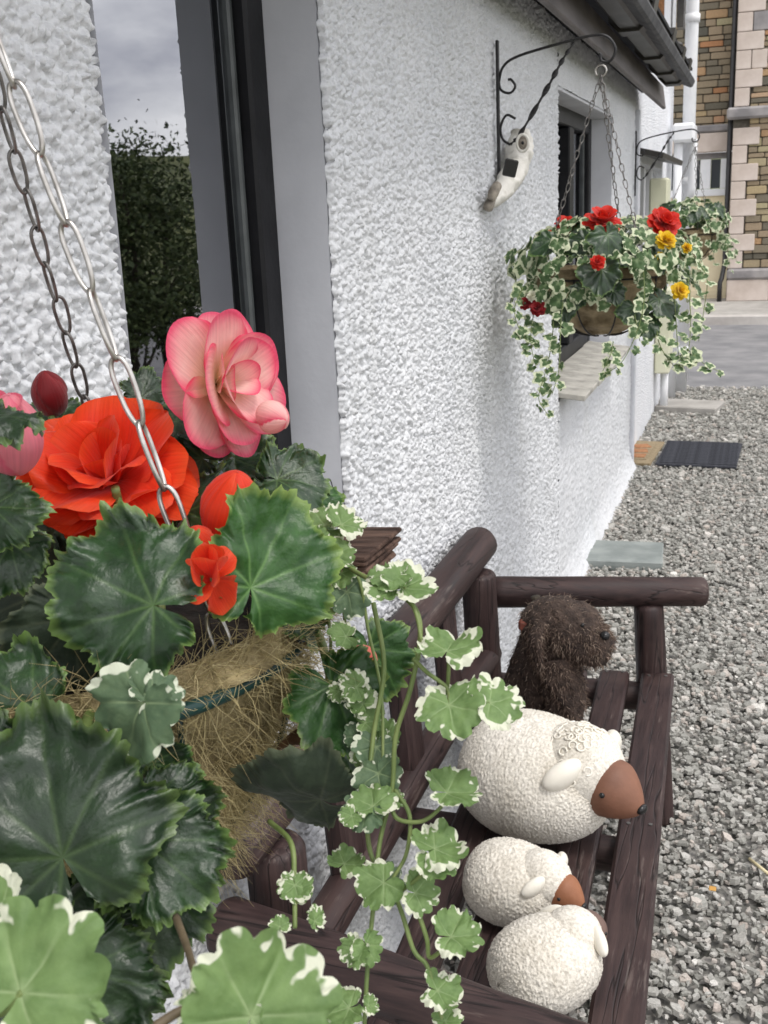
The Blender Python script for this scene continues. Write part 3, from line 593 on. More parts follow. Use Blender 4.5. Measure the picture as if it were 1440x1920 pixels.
def sheep(c, yaw, s, face_mat, label, seed, hyaw=0, hup=.0, curls=True, pitch=0.0):
    c = np.array(c, float); X = np.array([math.cos(R(yaw)), math.sin(R(yaw)), pitch]); X /= np.linalg.norm(X)
    t = thing('ceramic_sheep', (c[0], c[1], .421), label, 'ornament', 'ceramic sheep family on the bench')
    L_, Wd, Ht = .148*s, .130*s, .120*s; c[2] = .421+Ht*.93
    V, F = blob(c, (L_, Wd, Ht), X, 250 if s > .8 else 150, 290 if s > .8 else 190, fn=lambda T, P: (np.abs(np.sin(T))**-.28)*(1-.10*np.cos(T)*-1*.6)); V[:, 2] = np.maximum(V[:, 2], .421+.002*np.sin(V[:, 0]*90))
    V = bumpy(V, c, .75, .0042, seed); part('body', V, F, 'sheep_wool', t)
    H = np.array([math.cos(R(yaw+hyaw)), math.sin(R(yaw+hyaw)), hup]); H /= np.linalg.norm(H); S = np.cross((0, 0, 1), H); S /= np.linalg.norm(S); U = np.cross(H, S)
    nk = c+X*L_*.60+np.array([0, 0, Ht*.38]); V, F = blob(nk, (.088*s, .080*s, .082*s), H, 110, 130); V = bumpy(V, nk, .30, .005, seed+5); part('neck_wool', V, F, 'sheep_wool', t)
    hd = nk+H*.046*s-U*.004*s; fc = hd+H*.030*s-U*.012*s
    V, F = blob(fc, (.066*s, .050*s, .053*s), H-U*.32, 40, 48, fn=lambda T, P: 1.08-.42*np.clip(-np.cos(T), 0, 1)**1.2); part('face', V, F, face_mat, t)
    D = H-U*.32; D /= np.linalg.norm(D); U2 = np.cross(D, S)
    nz = fc+D*.064*s+U2*.006*s; V, F = blob(nz, (.008*s, .013*s, .010*s), D, 12, 16); part('nose', V, F, 'black_glaze', t)
    for sg in (-1, 1):
        e_ = fc+D*.004*s+S*sg*.0535*s*.92+U2*.016*s; V, F = blob(e_, (.0055*s, .0055*s, .0055*s), S*sg, 10, 12); part('eye', V, F, 'black_glaze', t)
        a = nk+H*.030*s+S*sg*.062*s+U*.040*s; dirn = S*sg*.70-U*.42-H*.40; dirn /= np.linalg.norm(dirn)
        V, F = blob(a+dirn*.026*s, (.042*s, .018*s, .028*s), dirn, 30, 26, fn=lambda T, P: 1-.22*np.clip(np.sin(P), 0, 1)); part('ear', V, F, 'sheep_smooth', t)
    if curls:
        mb = MB()
        for k in range(64):
            a = random.uniform(0, 6.28); b_ = random.uniform(.1, 1.45); d = U*math.cos(b_)+(S*math.cos(a)+H*math.sin(a)*.8)*math.sin(b_); d /= np.linalg.norm(d)
            q = nk+d*np.array([.0835*s]*3); A = np.cross(d, H); A /= np.linalg.norm(A); B = np.cross(d, A); g = np.linspace(0, 5.2, 12)+random.random()*6
            mb.add(*tube(q+.0075*s*(np.cos(g)[:, None]*A+np.sin(g)[:, None]*B), .0019*s, 5))
        mb.part('wool_curls', 'sheep_smooth', t)
    return t
sheep((.350, 1.765, 0), -14, .96, 'terracotta', 'largest cream ceramic sheep with brown face lying on the bench', 31, -12, -.05)
sheep((.366, 1.495, 0), -10, .55, 'terracotta_orange', 'small cream ceramic lamb with orange-brown face, between the big sheep and the nearest lamb', 41, -10, -.05, False)
sheep((.450, 1.315, 0), 48, .55, 'terracotta_grey', 'small ceramic lamb nearest the camera, its face turned away', 51, 12, .0, False)

# ------------------------------------------------------------------ twig dog
def hairs(Vs, Ns, n, length, r, mat, parent, seed, comb=(0, 0, -.6), name='coat', jit=.5):
    r_ = np.random.default_rng(seed); i = r_.integers(0, len(Vs), n); p = Vs[i]; d = Ns[i]*.55+np.array(comb)+r_.normal(0, jit, (n, 3)); d /= np.linalg.norm(d, axis=1)[:, None]
    ln = length*r_.uniform(.5, 1.3, n)[:, None]; bend = r_.normal(0, .35, (n, 3)); P = [p-Ns[i]*.002, p+d*ln*.4, p+d*ln*.75+bend*ln*.2, p+d*ln+bend*ln*.55+np.array(comb)*ln*.3]
    a = np.cross(d, r_.normal(0, 1, (n, 3))); a /= np.linalg.norm(a, axis=1)[:, None]; b_ = np.cross(d, a); rr = [1, 1, .8, .3]; V = []
    for k in range(4):
        for q in range(3): V.append(P[k]+rr[k]*r*(math.cos(q*2.094)*a+math.sin(q*2.094)*b_))
    V = np.stack(V, 1); F = []
    o = np.arange(n)*12
    for k in range(3):
        for q in range(3): F.append(np.stack([o+k*3+q, o+k*3+(q+1) % 3, o+k*3+3+(q+1) % 3, o+k*3+3+q], -1))
    ob = part(name, V.reshape(-1, 3), np.concatenate(F), mat, parent); ob['kind'] = 'stuff'; return ob
def normals(V, F):
    me = bpy.data.meshes.new('t'); me.from_pydata(np.asarray(V).tolist(), [], [tuple(int(i) for i in f) for f in F]); n = np.zeros(len(V)*3, np.float32); me.vertices.foreach_get('normal', n); bpy.data.meshes.remove(me); return n.reshape(-1, 3)
dg = thing('twig_dog', (.30, 2.23, .421), 'shaggy dark brown twig dog sitting at the far end of the bench', 'ornament')
def dpt(px, py, y): p = ony(px, py, y); return p
def skin(P, rad, nu=40, nv=40): P = smooth_path(P, nu); r = np.interp(np.linspace(0, 1, nu), np.linspace(0, 1, len(rad)), rad); r[0] *= .3; r[-1] *= .35; return tube(P, r, nv)
hc = dpt(1058, 1185, 2.22)
body = MB(); body.add(*skin([dpt(1012, 1395, 2.27), dpt(1014, 1320, 2.27), dpt(1018, 1250, 2.25), dpt(1030, 1190, 2.23)], [.075, .088, .078, .06]))
body.add(*skin([dpt(1055, 1385, 2.18), dpt(1060, 1300, 2.18), dpt(1045, 1230, 2.2)], [.036, .045, .05]))
body.add(*skin([dpt(1000, 1192, 2.24), dpt(1030, 1172, 2.23), dpt(1075, 1180, 2.21), dpt(1110, 1210, 2.19), dpt(1142, 1222, 2.18)], [.05, .066, .062, .044, .033]))
BV = np.concatenate(body.V); BV += (vnoise(BV[:, 0]*60+BV[:, 2]*40, BV[:, 1]*60+BV[:, 2]*30, 3)-.5)[:, None]*.012; BV[:, 2] = np.maximum(BV[:, 2], .421)
part('body', BV, body.F, 'dog_body', dg); BN = normals(BV, body.F)
hairs(BV, BN, 7000, .010, .0005, 'dog_hair', dg, 3, (0.1, -.05, -.7), jit=.35)
m, nt, b = base('dog_hair_light', .7, .3); nt.links.new(ramp(nt, island(nt), [(0, (.10, .07, .05)), (.6, (.24, .175, .13)), (1, (.45, .36, .28))]), b.inputs['Base Color'])
hairs(BV[-1600:], BN[-1600:], 800, .012, .0004, 'dog_hair_light', dg, 8, (.35, -.05, -.35), 'head_hair', .4)
for (a, b_, c) in (((1018, 1165), (1003, 1200), (1012, 1255)), ((1088, 1140), (1110, 1150), (1118, 1185))):
    V, F = tube(smooth_path([dpt(*a, 2.17 if a[0] < 1050 else 2.27), dpt(*b_, 2.16 if a[0] < 1050 else 2.28), dpt(*c, 2.16 if a[0] < 1050 else 2.27)], 14), np.interp(np.linspace(0, 1, 14), [0, .5, 1], [.014, .03, .016]), 16, flat=.45)
    ear = part('ear', V, F, 'dog_body', dg); hairs(V, normals(V, F), 500, .011, .0005, 'dog_hair', ear, 5, (.05, 0, -.9), 'ear_hair', .3)
V, F = blob(dpt(1134, 1192, 2.17), (.011, .011, .010), (1, 0, 0), 14, 16); part('nose', V, F, 'black_glaze', dg)
V, F = blob(dpt(1092, 1172, 2.165), (.005, .005, .005), (1, 0, 0), 10, 12); part('eye', V, F, 'black_glaze', dg)
V, F = tube([dpt(1004, 1118, 2.25), dpt(1006, 1130, 2.25), dpt(1006, 1165, 2.25)], [.011, .009, .009], 10); part('wooden_peg', V, F, 'bark', dg)
V, F = bx(dpt(985, 1172, 2.2), (.03, .02, .028), .006); part('red_patch', V, F, 'red_cloth', dg, False)

# ------------------------------------------------------------------ small things on the ground
a = onz(1075, 1050, .02)
tag(part('slate_slab', *bx((.165, 4.69, .012), (.37, .30, .05), .006, rotm('Z', 4)), 'slate', None, False), 'flat grey-green slate slab lying at the wall beyond the bench', 'slab')
tag(part('slate_step', *bx((.24, 8.45, .012), (.46, .34, .07), .008, rotm('Z', -10)), 'concrete', None, False), 'grey stone step on the gravel below the white house', 'step')
V, F = bx((.40, 6.80, .018), (.47, .66, .018), .004, rotm('Z', -2)); dm = tag(part('doormat', V, F, 'rubber_mat', None, False), 'black ribbed rubber doormat lying on the gravel', 'doormat')
for k in range(16): part('rib', *bx((.40, 6.50+k*.04, .030), (.45, .018, .010), .004, rotm('Z', -2)), 'rubber_mat', dm, False)
cm = tag(part('coir_doormat', *bx((.045, 6.80, .016), (.20, .64, .02), .004, rotm('Z', -3)), 'coir_mat', None, False), 'tan coir doormat with rust patterns between wall and black mat', 'doormat')
part('border', *bx((.035, 6.80, .0275), (.14, .46, .004), .001, rotm('Z', -3)), 'coir_mat', cm, False)
for k in range(3): part('motif', *bx((.03, 6.66+.14*k, .031), (.10, .10, .004), .001, rotm('Z', -3+12*k)), 'mat_motif', cm, False)
tag(part('straw_stalk', *tube([(onz(1405, 1610, .03)), (onz(1440, 1638, .03))], .004, 6), 'straw'), 'pale yellow straw stalk on the gravel at the right edge', 'straw')
tag(part('fallen_leaf', *bx(onz(1336, 1666, .03), (.016, .012, .003), .001, rotm('X', 20)), 'orange_leaf', None, False), 'tiny orange fallen leaf on the gravel right of the bench', 'leaf')

# ------------------------------------------------------------------ brackets
def bracket(y, z, s, label, px=.33, zig=True):
    t = thing('wall_bracket', (.016, y, z-.32*s), label, 'bracket', 'wrought iron basket brackets')
    P3 = lambda L_: np.array([(.02+x, y, z+q) for x, q in L_])
    part('back_bar', *bx((.018, y, z-.14), (.008, .014, .345), .002), 'iron', t, False)
    part('arm', *tube(smooth_path(P3([(.0, -.075), (.012, -.035), (.05, -.012), (.15, .008), (px-.06, .022), (px-.02, .015), (px, -.015), (px-.012, -.042), (px-.035, -.040), (px-.038, -.022)]), 44), .0036, 8), 'iron', t)
    part('scroll', *tube(smooth_path(P3([(.0, -.06), (.006, -.09), (.03, -.10), (.045, -.085), (.035, -.068), (.026, -.066)]), 24), .0035, 7), 'iron', t)
    part('scroll', *tube(smooth_path(P3([(.045, -.165), (.02, -.155), (.004, -.185), (.01, -.215), (.03, -.23)]), 24), .0035, 7), 'iron', t)
    n = 60; u = np.linspace(0, 1, n); P = smooth_path(P3([(.03, -.23), (.06, -.20), (.13, -.095), (.17, -.03), (.20, .01)]), n); T, A, B = frame_along(P); tw = u*26*np.where((u > .12) & (u < .9), 1, 1)
    wd = .004+.0035*np.clip(np.sin(u*np.pi), 0, 1); V = []
    for i in range(n):
        for q in range(4):
            an = tw[i]+q*np.pi/2; rr = wd[i]*(1 if q % 2 else .45); V.append(P[i]+rr*(math.cos(an)*A[i]+math.sin(an)*B[i]))
    F = [(i*4+q, i*4+(q+1) % 4, i*4+4+(q+1) % 4, i*4+4+q) for i in range(n-1) for q in range(4)]; part('twisted_stay', V, F, 'iron', t, False)
    return t
bracket(2.975, 1.945, 1, 'black twisted iron bracket on the wall above the white bird ornament', .305)
bracket(6.36, 1.90, 1, 'small distant black bracket near the cottage end', .335)
bracket(.60, 1.83, 1, 'black iron bracket holding the nearest basket, above the picture edge', .225)

# ------------------------------------------------------------------ white owl-like ornament on the wall
ow = thing('wall_ornament', onx(950, 390, .03), 'white weathered bird ornament with round eye and dark square panel on the wall', 'ornament')
O = lambda px, py, x: onx(px, py, x)
V, F = skin([O(974, 244, .05), O(975, 275, .055), O(968, 310, .055), O(955, 338, .05), O(938, 362, .04), O(916, 384, .03)], [.026, .036, .034, .032, .026, .012], 50, 36)
V += (vnoise(V[:, 1]*55+V[:, 0]*30, V[:, 2]*55, 4)-.5)[:, None]*.012+(vnoise(V[:, 1]*130, V[:, 2]*130+V[:, 0]*60, 6)-.5)[:, None]*.005; part('body', V, F, 'ornament', ow)
N3 = -ray(975, 275); N3 /= np.linalg.norm(N3); A3 = np.cross(N3, (0, 0, 1)); A3 /= np.linalg.norm(A3); B3 = np.cross(A3, N3)
ec = O(980, 268, .088); g = np.linspace(0, 2*np.pi, 28, endpoint=False)
for r_, tk, mt, nm in ((.0175, .004, 'ornament', 'eye_ring'), (.0115, .003, 'ornament_dirt', 'eye_ring')): part(nm, *tube(ec+r_*(np.cos(g)[:, None]*A3*.85+np.sin(g)[:, None]*B3*1.2), tk, 8, closed=True), mt, ow)
V, F = blob(ec, (.007, .009, .011), N3, 16, 20); part('eye', V, F, 'ornament_dirt', ow); V, F = blob(ec+N3*.006, (.003, .004, .005), N3, 10, 12); part('pupil', V, F, 'black_glaze', ow)
M3 = np.stack([A3, N3, B3], 1) @ rotm('Y', -14); V, F = bx(O(957, 315, .10)+N3*.002, (.034, .012, .042), .003, M3); part('solar_panel', V, F, 'black_glaze', ow, False)
V, F = skin([O(922, 372, .035), O(914, 392, .03)], [.012, .014], 10, 12); part('tail', V, F, 'ornament_dirt', ow)
V, F = skin([O(934, 345, .05), O(925, 362, .045), O(921, 376, .04)], [.012, .014, .010], 12, 14); part('wing_tip', V, F, 'ornament_dirt', ow)

# ------------------------------------------------------------------ leaves, petals, flowers
def polar_leaf(name, outline, mat, nt_=250, nr=14, span=170, veins=(-150, -104, -63, -24, 14, 52, 97, 146), seed=0, pucker=.05, frill=.05, frq=7, droop=.12, fold=.0, cup=0.0, twist=0.0):
    r_ = np.random.default_rng(seed); th = np.linspace(-span, span, nt_); rad = outline(th); t = np.linspace(0, 1, nr)**.8
    ks = np.ones(2*(nt_//14)+1); pad = len(ks)//2; rs = np.convolve(np.pad(rad, pad, 'edge'), ks/ks.sum(), 'valid'); RS = t[:, None]*rs[None]; RR = RS+t[:, None]**7*(rad-rs)[None]; TH = np.repeat(th[None], nr, 0); X = RR*np.sin(np.radians(TH)); Y = RR*np.cos(np.radians(TH)); T = np.repeat(t[:, None], nt_, 1)
    va = np.array(veins)[:, None, None]; dth = np.abs(TH[None]-va); k = dth.argmin(0); near = dth.min(0); _ = 0
    XS = RS*np.sin(np.radians(TH)); YS = RS*np.cos(np.radians(TH))
    d = np.radians(np.clip(near, 0, 80))*RS; vein = np.exp(-(d/.016)**2)*(1-.75*T)
    br = (RS*5.0-near*.045+.35*vnoise(XS*3+seed, YS*3, seed+3)) % 1.0; sec = np.exp(-((br-.5)/.10)**2)*np.clip((T-.2)*4, 0, 1)
    Z = pucker*(.3+.7*RS)*(1-np.exp(-(d/(.03+.07*RS))**2))-.006*sec
    TW = TH+70*(vnoise(XS*2.2+seed*5, YS*2.2+11, seed+6)-.5)+25*(vnoise(XS*6+seed, YS*6+2, seed+7)-.5)
    ed = vnoise(TW*frq/70+seed*7, TH*0+3, seed+1)-.5; ed2 = vnoise(TW*frq/26+seed*3, TH*0+9, seed+2)-.5; Z += frill*(1.9*ed*T**5+.8*ed2*T**11)
    Z += -droop*(RS**2)+cup*RS**2*2+fold*np.sqrt(XS*XS+.004)-twist*XS*YS+.42*(vnoise(XS*1.4+seed*1.7+7, YS*1.4+3, seed)-.5)*T+.15*(vnoise(XS*3.6+seed, YS*3.6+9, seed)-.5)*np.sqrt(T)+.05*(vnoise(XS*8+seed, YS*8+19, seed)-.5)*T**.3
    vein = np.maximum(vein, .25*sec*(1-T))
    V = np.stack([X, Y, Z], -1).reshape(-1, 3); F = grid_faces(nr, nt_)[:, ::-1]; lf = np.stack([vein, T, np.zeros_like(T)], -1).reshape(-1, 3)
    return mesh(name, V, F, mat, True, lf)
def begonia_outline(seed, asym=.14, ser=.06):
    r_ = np.random.default_rng(seed); ph = r_.uniform(0, 6, 4)
    def f(th):
        a = np.abs(th); r0 = np.interp(a, [0, 25, 60, 100, 140, 165, 175], [1.02, .93, .82, .66, .52, .42, .24]); r0 = r0*(1+asym*np.sin(np.radians(th)))
        va = np.array((-150, -104, -63, -24, 14, 52, 97, 146)); dd = np.abs(th[:, None]-va[None]); lob = dd.min(1)/22; lr = r_.uniform(.84, 1.12, 8); wl = np.exp(-(dd/20)**2); r0 = r0*(1.06-.20*np.clip(lob, 0, 1)**1.4)*((wl*lr).sum(1)/wl.sum(1))
        saw = (th*.115+.4*np.sin(np.radians(th*3)+ph[0])) % 1; saw2 = (th*.30+.3*np.sin(np.radians(th*5)+ph[3])) % 1
        return r0*(1+ser*1.3*(np.where(saw < .7, saw/.7, (1-saw)/.3)-.5)+ser*.6*(np.where(saw2 < .6, saw2/.6, (1-saw2)/.4)-.5)+.05*np.sin(np.radians(th*2.3)+ph[2]))
    return f
def vari_outline(seed, teeth=11, deep=.17):
    r_ = np.random.default_rng(seed); p = r_.uniform(-.3, .3)
    def f(th):
        a = np.abs(th); r0 = np.interp(a, [0, 40, 80, 120, 150, 172], [1.0, .99, .93, .82, .66, .34]); s = np.abs(np.sin(np.radians(th)*teeth/2*1.06+p))
        return r0*(1-deep*(1-s)**1.7+.04*np.sin(np.radians(th*4)+p*9))
    return f
BL = [polar_leaf('leaf', begonia_outline(s), 'begonia_leaf', seed=s, pucker=.018, frill=.14+.03*(s % 3), droop=.10+.10*(s % 2), fold=.10*(s % 3), twist=.15*((s % 3)-1)) for s in range(6)]
BB = [polar_leaf('leaf', begonia_outline(s+20), 'begonia_leaf_bright', seed=s+20, pucker=.03, frill=.16, droop=.12, fold=.34, twist=.1*(s-1)) for s in range(3)]
BD = [polar_leaf('leaf', begonia_outline(s+40), 'begonia_leaf_dull', seed=s+40, pucker=.02, frill=.06, droop=.2, fold=-.05) for s in range(2)]
BC = [polar_leaf('leaf', begonia_outline(s+60, ser=.07), 'begonia_leaf', seed=s+60, pucker=.02, frill=.28, frq=9, droop=.25, fold=.1) for s in range(3)]
VL = [polar_leaf('leaf', vari_outline(s), 'vari_leaf', 132, 10, 172, (-120, -60, 0, 60, 120), s, .05, .13, 6, .10, .12+.14*(s % 3), .02) for s in range(5)]
VG = [polar_leaf('leaf', vari_outline(s+9), 'vari_leaf_grey', 132, 10, 172, (-120, -60, 0, 60, 120), s+9, .05, .08, 5, .15, .35*s) for s in range(2)]
def ivy_leaf(seed):
    def f(th): a = np.abs(th); return np.interp(a, [0, 22, 32, 60, 85, 105, 135, 165], [1.0, .72, .66, .86, .60, .55, .66, .36])
    return polar_leaf('leaf', f, 'ivy_leaf', 28, 5, 165, (-120, -60, 0, 60, 120), seed, .08, .05, 4, .18, .12)
IV = [ivy_leaf(s) for s in range(4)]
SM = [polar_leaf('leaf', begonia_outline(s+80), 'begonia_leaf', 110, 7, seed=s+80, pucker=.03, frill=.12, droop=.2, fold=.1) for s in range(3)]

def orient(p, n, t, s):
    n = np.array(n, float); n /= np.linalg.norm(n); t = np.array(t, float); t = t-t.dot(n)*n; t /= np.linalg.norm(t); x = np.cross(t, n)
    return Matrix([[x[i]*s, t[i]*s, n[i]*s, p[i]] for i in range(3)]+[[0, 0, 0, 1]])
def place(me, px, py, d, ang, size, a=0, b_=0, parent=None, name='leaf', flip=False):
    """leaf base at a picture point and depth; ang = direction of the tip seen from the camera; (a, b_) lean of the face to the right / up"""
    n = -FWD+a*RIGHT+b_*UP; t = math.cos(R(ang))*RIGHT+math.sin(R(ang))*UP
    if flip: n = -n
    return link(name, me, parent, orient(at(px, py, d), n, t, size*d/FPX))
def petal_mesh(name, L_, W, tilt, curl, cup, ruff, mat, seed, nu=13, nv=16, tipw=.85, ph=3.0):
    """petal in the (outward = x, side = y, axis = z) frame"""
    r_ = np.random.default_rng(seed); v = 1-(1-np.linspace(0, 1, nv))**1.5; u = np.linspace(-1, 1, nu); ang = R(tilt)+R(curl)*v; dx = np.sin(ang); dz = np.cos(ang)
    dv = np.diff(v); px = np.r_[0, np.cumsum((dx[1:]+dx[:-1])/2*dv)]*L_; pz = np.r_[0, np.cumsum((dz[1:]+dz[:-1])/2*dv)]*L_
    wv = W*.5*(np.interp(v, [0, .15, .35, .55, .72, .84, .92, .97, 1], [.22, .46, .78, .97, 1, 1, .99, .98, .97])); V, U = np.meshgrid(v, u, indexing='ij')
    wid = wv[:, None]*U; nx, nz = -np.cos(ang), np.sin(ang); off = cup*L_*(U**2)*np.interp(v, [0, .5, 1], [.3, 1, .8])[:, None]
    p1, p2 = r_.uniform(0, 6, 2); off = off+ruff*L_*V**2*(np.sin(U*ph+p1)*.6+np.sin(U*ph*2.1+V*4+p2)*.4)*(.3+.7*np.abs(U))
    lenm = 1-(1-np.sqrt(1-.94*U**2))*.52*V+.012*V*np.sin(U*5+p1); X = px[:, None]*lenm+nx[:, None]*off; Z = pz[:, None]*lenm+nz[:, None]*off
    edge = np.maximum(np.abs(U)**2.2*np.clip(V*1.6, 0, 1), V**3.2); lf = np.stack([V, edge, (U+1)/2], -1).reshape(-1, 3)
    return np.stack([X, wid, Z], -1).reshape(-1, 3), grid_faces(nv, nu), lf
def flower(parent, c, axis, spec, mat, seed=0, join=False, name='flower', jit=7, core=.008, squash=None):
    """spec rows: number, tilt, curl, length, width, cup, ruffle, start angle"""
    r_ = np.random.default_rng(seed); axis = np.array(axis, float); axis /= np.linalg.norm(axis); a = np.cross(axis, (.3, .2, 1)); a /= np.linalg.norm(a); b_ = np.cross(axis, a); c = np.array(c, float)
    fl = None if join else part(name, *blob(c-axis*core*.6, (core*1.1, core, core), axis, 10, 14), 'stem_green', parent)
    AV, AF, AL = [], [], []; n0 = 0
    for (n, tilt, curl, L_, W, cup, ruff, st) in spec:
        for k in range(n):
            V, F, lf = petal_mesh('petal', L_*r_.uniform(.9, 1.1), W*r_.uniform(.9, 1.1), tilt+r_.uniform(-jit, jit), curl+r_.uniform(-jit, jit)*1.2, cup*r_.uniform(.8, 1.2), ruff, mat, r_.integers(1e6), 9 if join else 13, 9 if join else 16)
            ph = R(st+360*k/n+r_.uniform(-9, 9)); o = math.cos(ph)*a+math.sin(ph)*b_; s = np.cross(axis, o); W_ = V[:, :1]*o+V[:, 1:2]*s+V[:, 2:]*axis+c+axis*r_.uniform(-.001, .001)
            if squash is not None: W_ = W_-np.outer((W_-c).dot(squash[0]), squash[0])*(1-squash[1])
            if join: AV.append(W_); AF.append(F+n0); AL.append(lf); n0 += len(W_)
            else: part('petal', W_, F, mat, fl, True, lf)
    if join: return part(name, np.concatenate(AV), np.concatenate(AF), mat, parent, True, np.concatenate(AL))
    return fl
def bud(parent, c, axis, L_, W, mat, name='flower_bud', seed=1):
    """closed egg-shaped bud with overlapping petal seams"""
    nu, nv = 30, 48; axis = np.array(axis, float)
    V, F = blob(c, (L_, W, W*1.08), axis, nu, nv, fn=lambda T, P: (1-.30*np.clip(-np.cos(T), 0, 1)**2)*(1-.10*(((P*3/6.2832+T*.35+seed*.37) % 1))**3)+.02*np.sin(P*2+T*3+seed))
    T, P = np.meshgrid(np.linspace(0, 1, nu), np.linspace(0, 1, nv), indexing='ij'); sm = ((P*3+T*1.1+seed*.37) % 1)
    return part(name, V, F, mat, parent, True, np.stack([.35+.6*T, .3+.7*sm**3, P*2 % 1], -1).reshape(-1, 3))
def stem(parent, pts, r, mat='stem_green', name='stem', n=None): P = smooth_path(pts, n or 6*len(pts)); return part(name, *tube(P, np.linspace(r, r*.75, len(P)), 7), mat, parent)

# ------------------------------------------------------------------ chain and baskets
def link_mesh(L_, W, r, mat, pear=0.0):
    t = np.linspace(0, 2*np.pi, 26, endpoint=False); x = np.cos(t)*W/2*(1+pear*np.sin(t)); z = np.sign(np.sin(t))*np.abs(np.sin(t))**.7*(L_/2)
    P = np.stack([x, 0*t, z], -1); V, F = tube(P, r, 7, closed=True); return mesh('chain_link', V, F, mat)
LK = {}
def chain(parent, p0, p1, L_, W, r, mat, pear=.25, roll0=20):
    key = (L_, W, r, mat); me = LK.setdefault(key, link_mesh(L_, W, r, mat, pear)); p0 = np.array(p0, float); p1 = np.array(p1, float); d = p1-p0; Ln = np.linalg.norm(d); d /= Ln; pitch = L_-2.3*r; n = int(Ln/pitch)
    q = Vector(d).to_track_quat('-Z', 'Y').to_matrix().to_4x4()
    for k in range(n):
        c = p0+d*(k+.5)*Ln/n+rng.normal(0, .0006, 3); link('chain_link', me, parent, Matrix.Translation(c) @ q @ Matrix.Rotation(R(roll0+90*(k % 2)+random.uniform(-14, 14)), 4, 'Z'))
def basket(c, Rr, depth, hook, label, rim_mat, liner_mat, chains, link_spec, angles, ribs=10, fibre=0, roll=20):
    c = np.array(c); t = thing('hanging_basket', (c[0], c[1], c[2]-depth), label, 'basket', 'hanging flower baskets'); g = np.linspace(0, 2*np.pi, 64, endpoint=False)
    part('rim', *tube(c+Rr*(1.085 if fibre else 1.0)*np.stack([np.cos(g), np.sin(g), 0*g], -1), .0055 if fibre else .004, 9, closed=True), rim_mat, t)
    for k in range(ribs):
        a = 2*math.pi*(k+.3)/ribs; q = np.linspace(0, 1, 12); P = np.stack([np.cos(a)*Rr*1.015*np.cos(q*np.pi/2*.92), np.sin(a)*Rr*1.015*np.cos(q*np.pi/2*.92), -depth*1.02*np.sin(q*np.pi/2)], -1)+c; part('rib', *tube(P, .0022, 6), rim_mat, t)
    nu, nv = 44, 90; u = np.linspace(-.16, 1, nu); v = np.linspace(0, 2*np.pi, nv, endpoint=False); U, Vv = np.meshgrid(u, v, indexing='ij'); uu = np.clip(U, 0, 1)
    rr = Rr*.985*np.cos(uu*np.pi/2*.97)+np.where(U < 0, .02+.07*U, 0); zz = -depth*np.sin(uu*np.pi/2)+np.where(U < 0, -U*.16, 0)
    ns = .022*(vnoise(Vv*6/1.0, U*7, 5)-.4)+.010*(vnoise(Vv*22, U*24, 6)-.5); rr = rr+ns*(Rr/.175)*.8
    if not fibre: rr = rr+.007*np.sin(U*24+Vv*0)
    LV = np.stack([c[0]+rr*np.cos(Vv), c[1]+rr*np.sin(Vv), c[2]+zz+ns*.3], -1).reshape(-1, 3); LF = grid_faces(nu, nv, True); part('liner', LV, LF, liner_mat, t)
    if fibre:
        N = normals(LV, LF); sel = (LV-c).dot(np.array([.7, -.35, 0])) > -.02; hairs(LV[sel], N[sel], fibre, .034, .00026, 'coir_fibre', t, 9, (0, 0, -.15), 'coir_strands', .9)
    nu, nv = 12, 40; u = np.linspace(0, 1, nu); U, Vv = np.meshgrid(u, np.linspace(0, 2*np.pi, nv, endpoint=False), indexing='ij'); rr = Rr*.97*U; zz = .02*(1-U**2)-.008+.012*(vnoise(U*9, Vv*5, 3)-.5)
    part('soil', np.stack([c[0]+rr*np.cos(Vv), c[1]+rr*np.sin(Vv), c[2]+zz], -1).reshape(-1, 3), grid_faces(nu, nv, True), 'soil', t)
    for k, a in enumerate(angles):
        q = c+Rr*np.array([math.cos(R(a)), math.sin(R(a)), 0]); chain(t, hook, q, *link_spec[k % len(link_spec)], roll0=roll+35*k)
    g = np.linspace(R(-80), R(230), 20); hk = np.array(hook)
    part('hook', *tube(hk+np.array([0, 0, .012])+.014*np.stack([np.cos(g), 0*g, np.sin(g)], -1), .0025, 7), 'steel', t); return t

# =================================================================== nearest basket
C1 = np.array([.205, .645, 1.25]); HK1 = (.20, .62, 1.77)
basket(C1, .175, .205, HK1, 'nearest hanging basket with steel chain and hairy coir lining in the foreground', 'green_wire', 'coir', True, [(.048, .0125, .0018, 'steel'), (.032, .0105, .0014, 'steel_dull')], (345, 105, 225), 8, 15000)
bk = lambda nm, px, py, d, label: thing(nm, at(px, py, d), label, 'plant')
orp = bk('begonia_plant', 250, 1080, .74, 'orange-red begonia with broad dark leaves in the nearest basket'); pkp = bk('begonia_plant', 420, 900, .86, 'pink picotee begonia with one big upright bloom against the window')
lpp = bk('begonia_plant', 20, 950, .74, 'pale pink begonia at the left edge of the nearest basket'); drp = bk('begonia_plant', 100, 850, .88, 'dark red begonia behind the pale pink one')
lwp = bk('begonia_plant', 150, 1500, .60, 'begonia spilling ruffled dark leaves below the nearest rim'); cop = bk('begonia_plant', 640, 1180, .78, 'coral begonia with bright green leaf at the right side of the nearest basket')
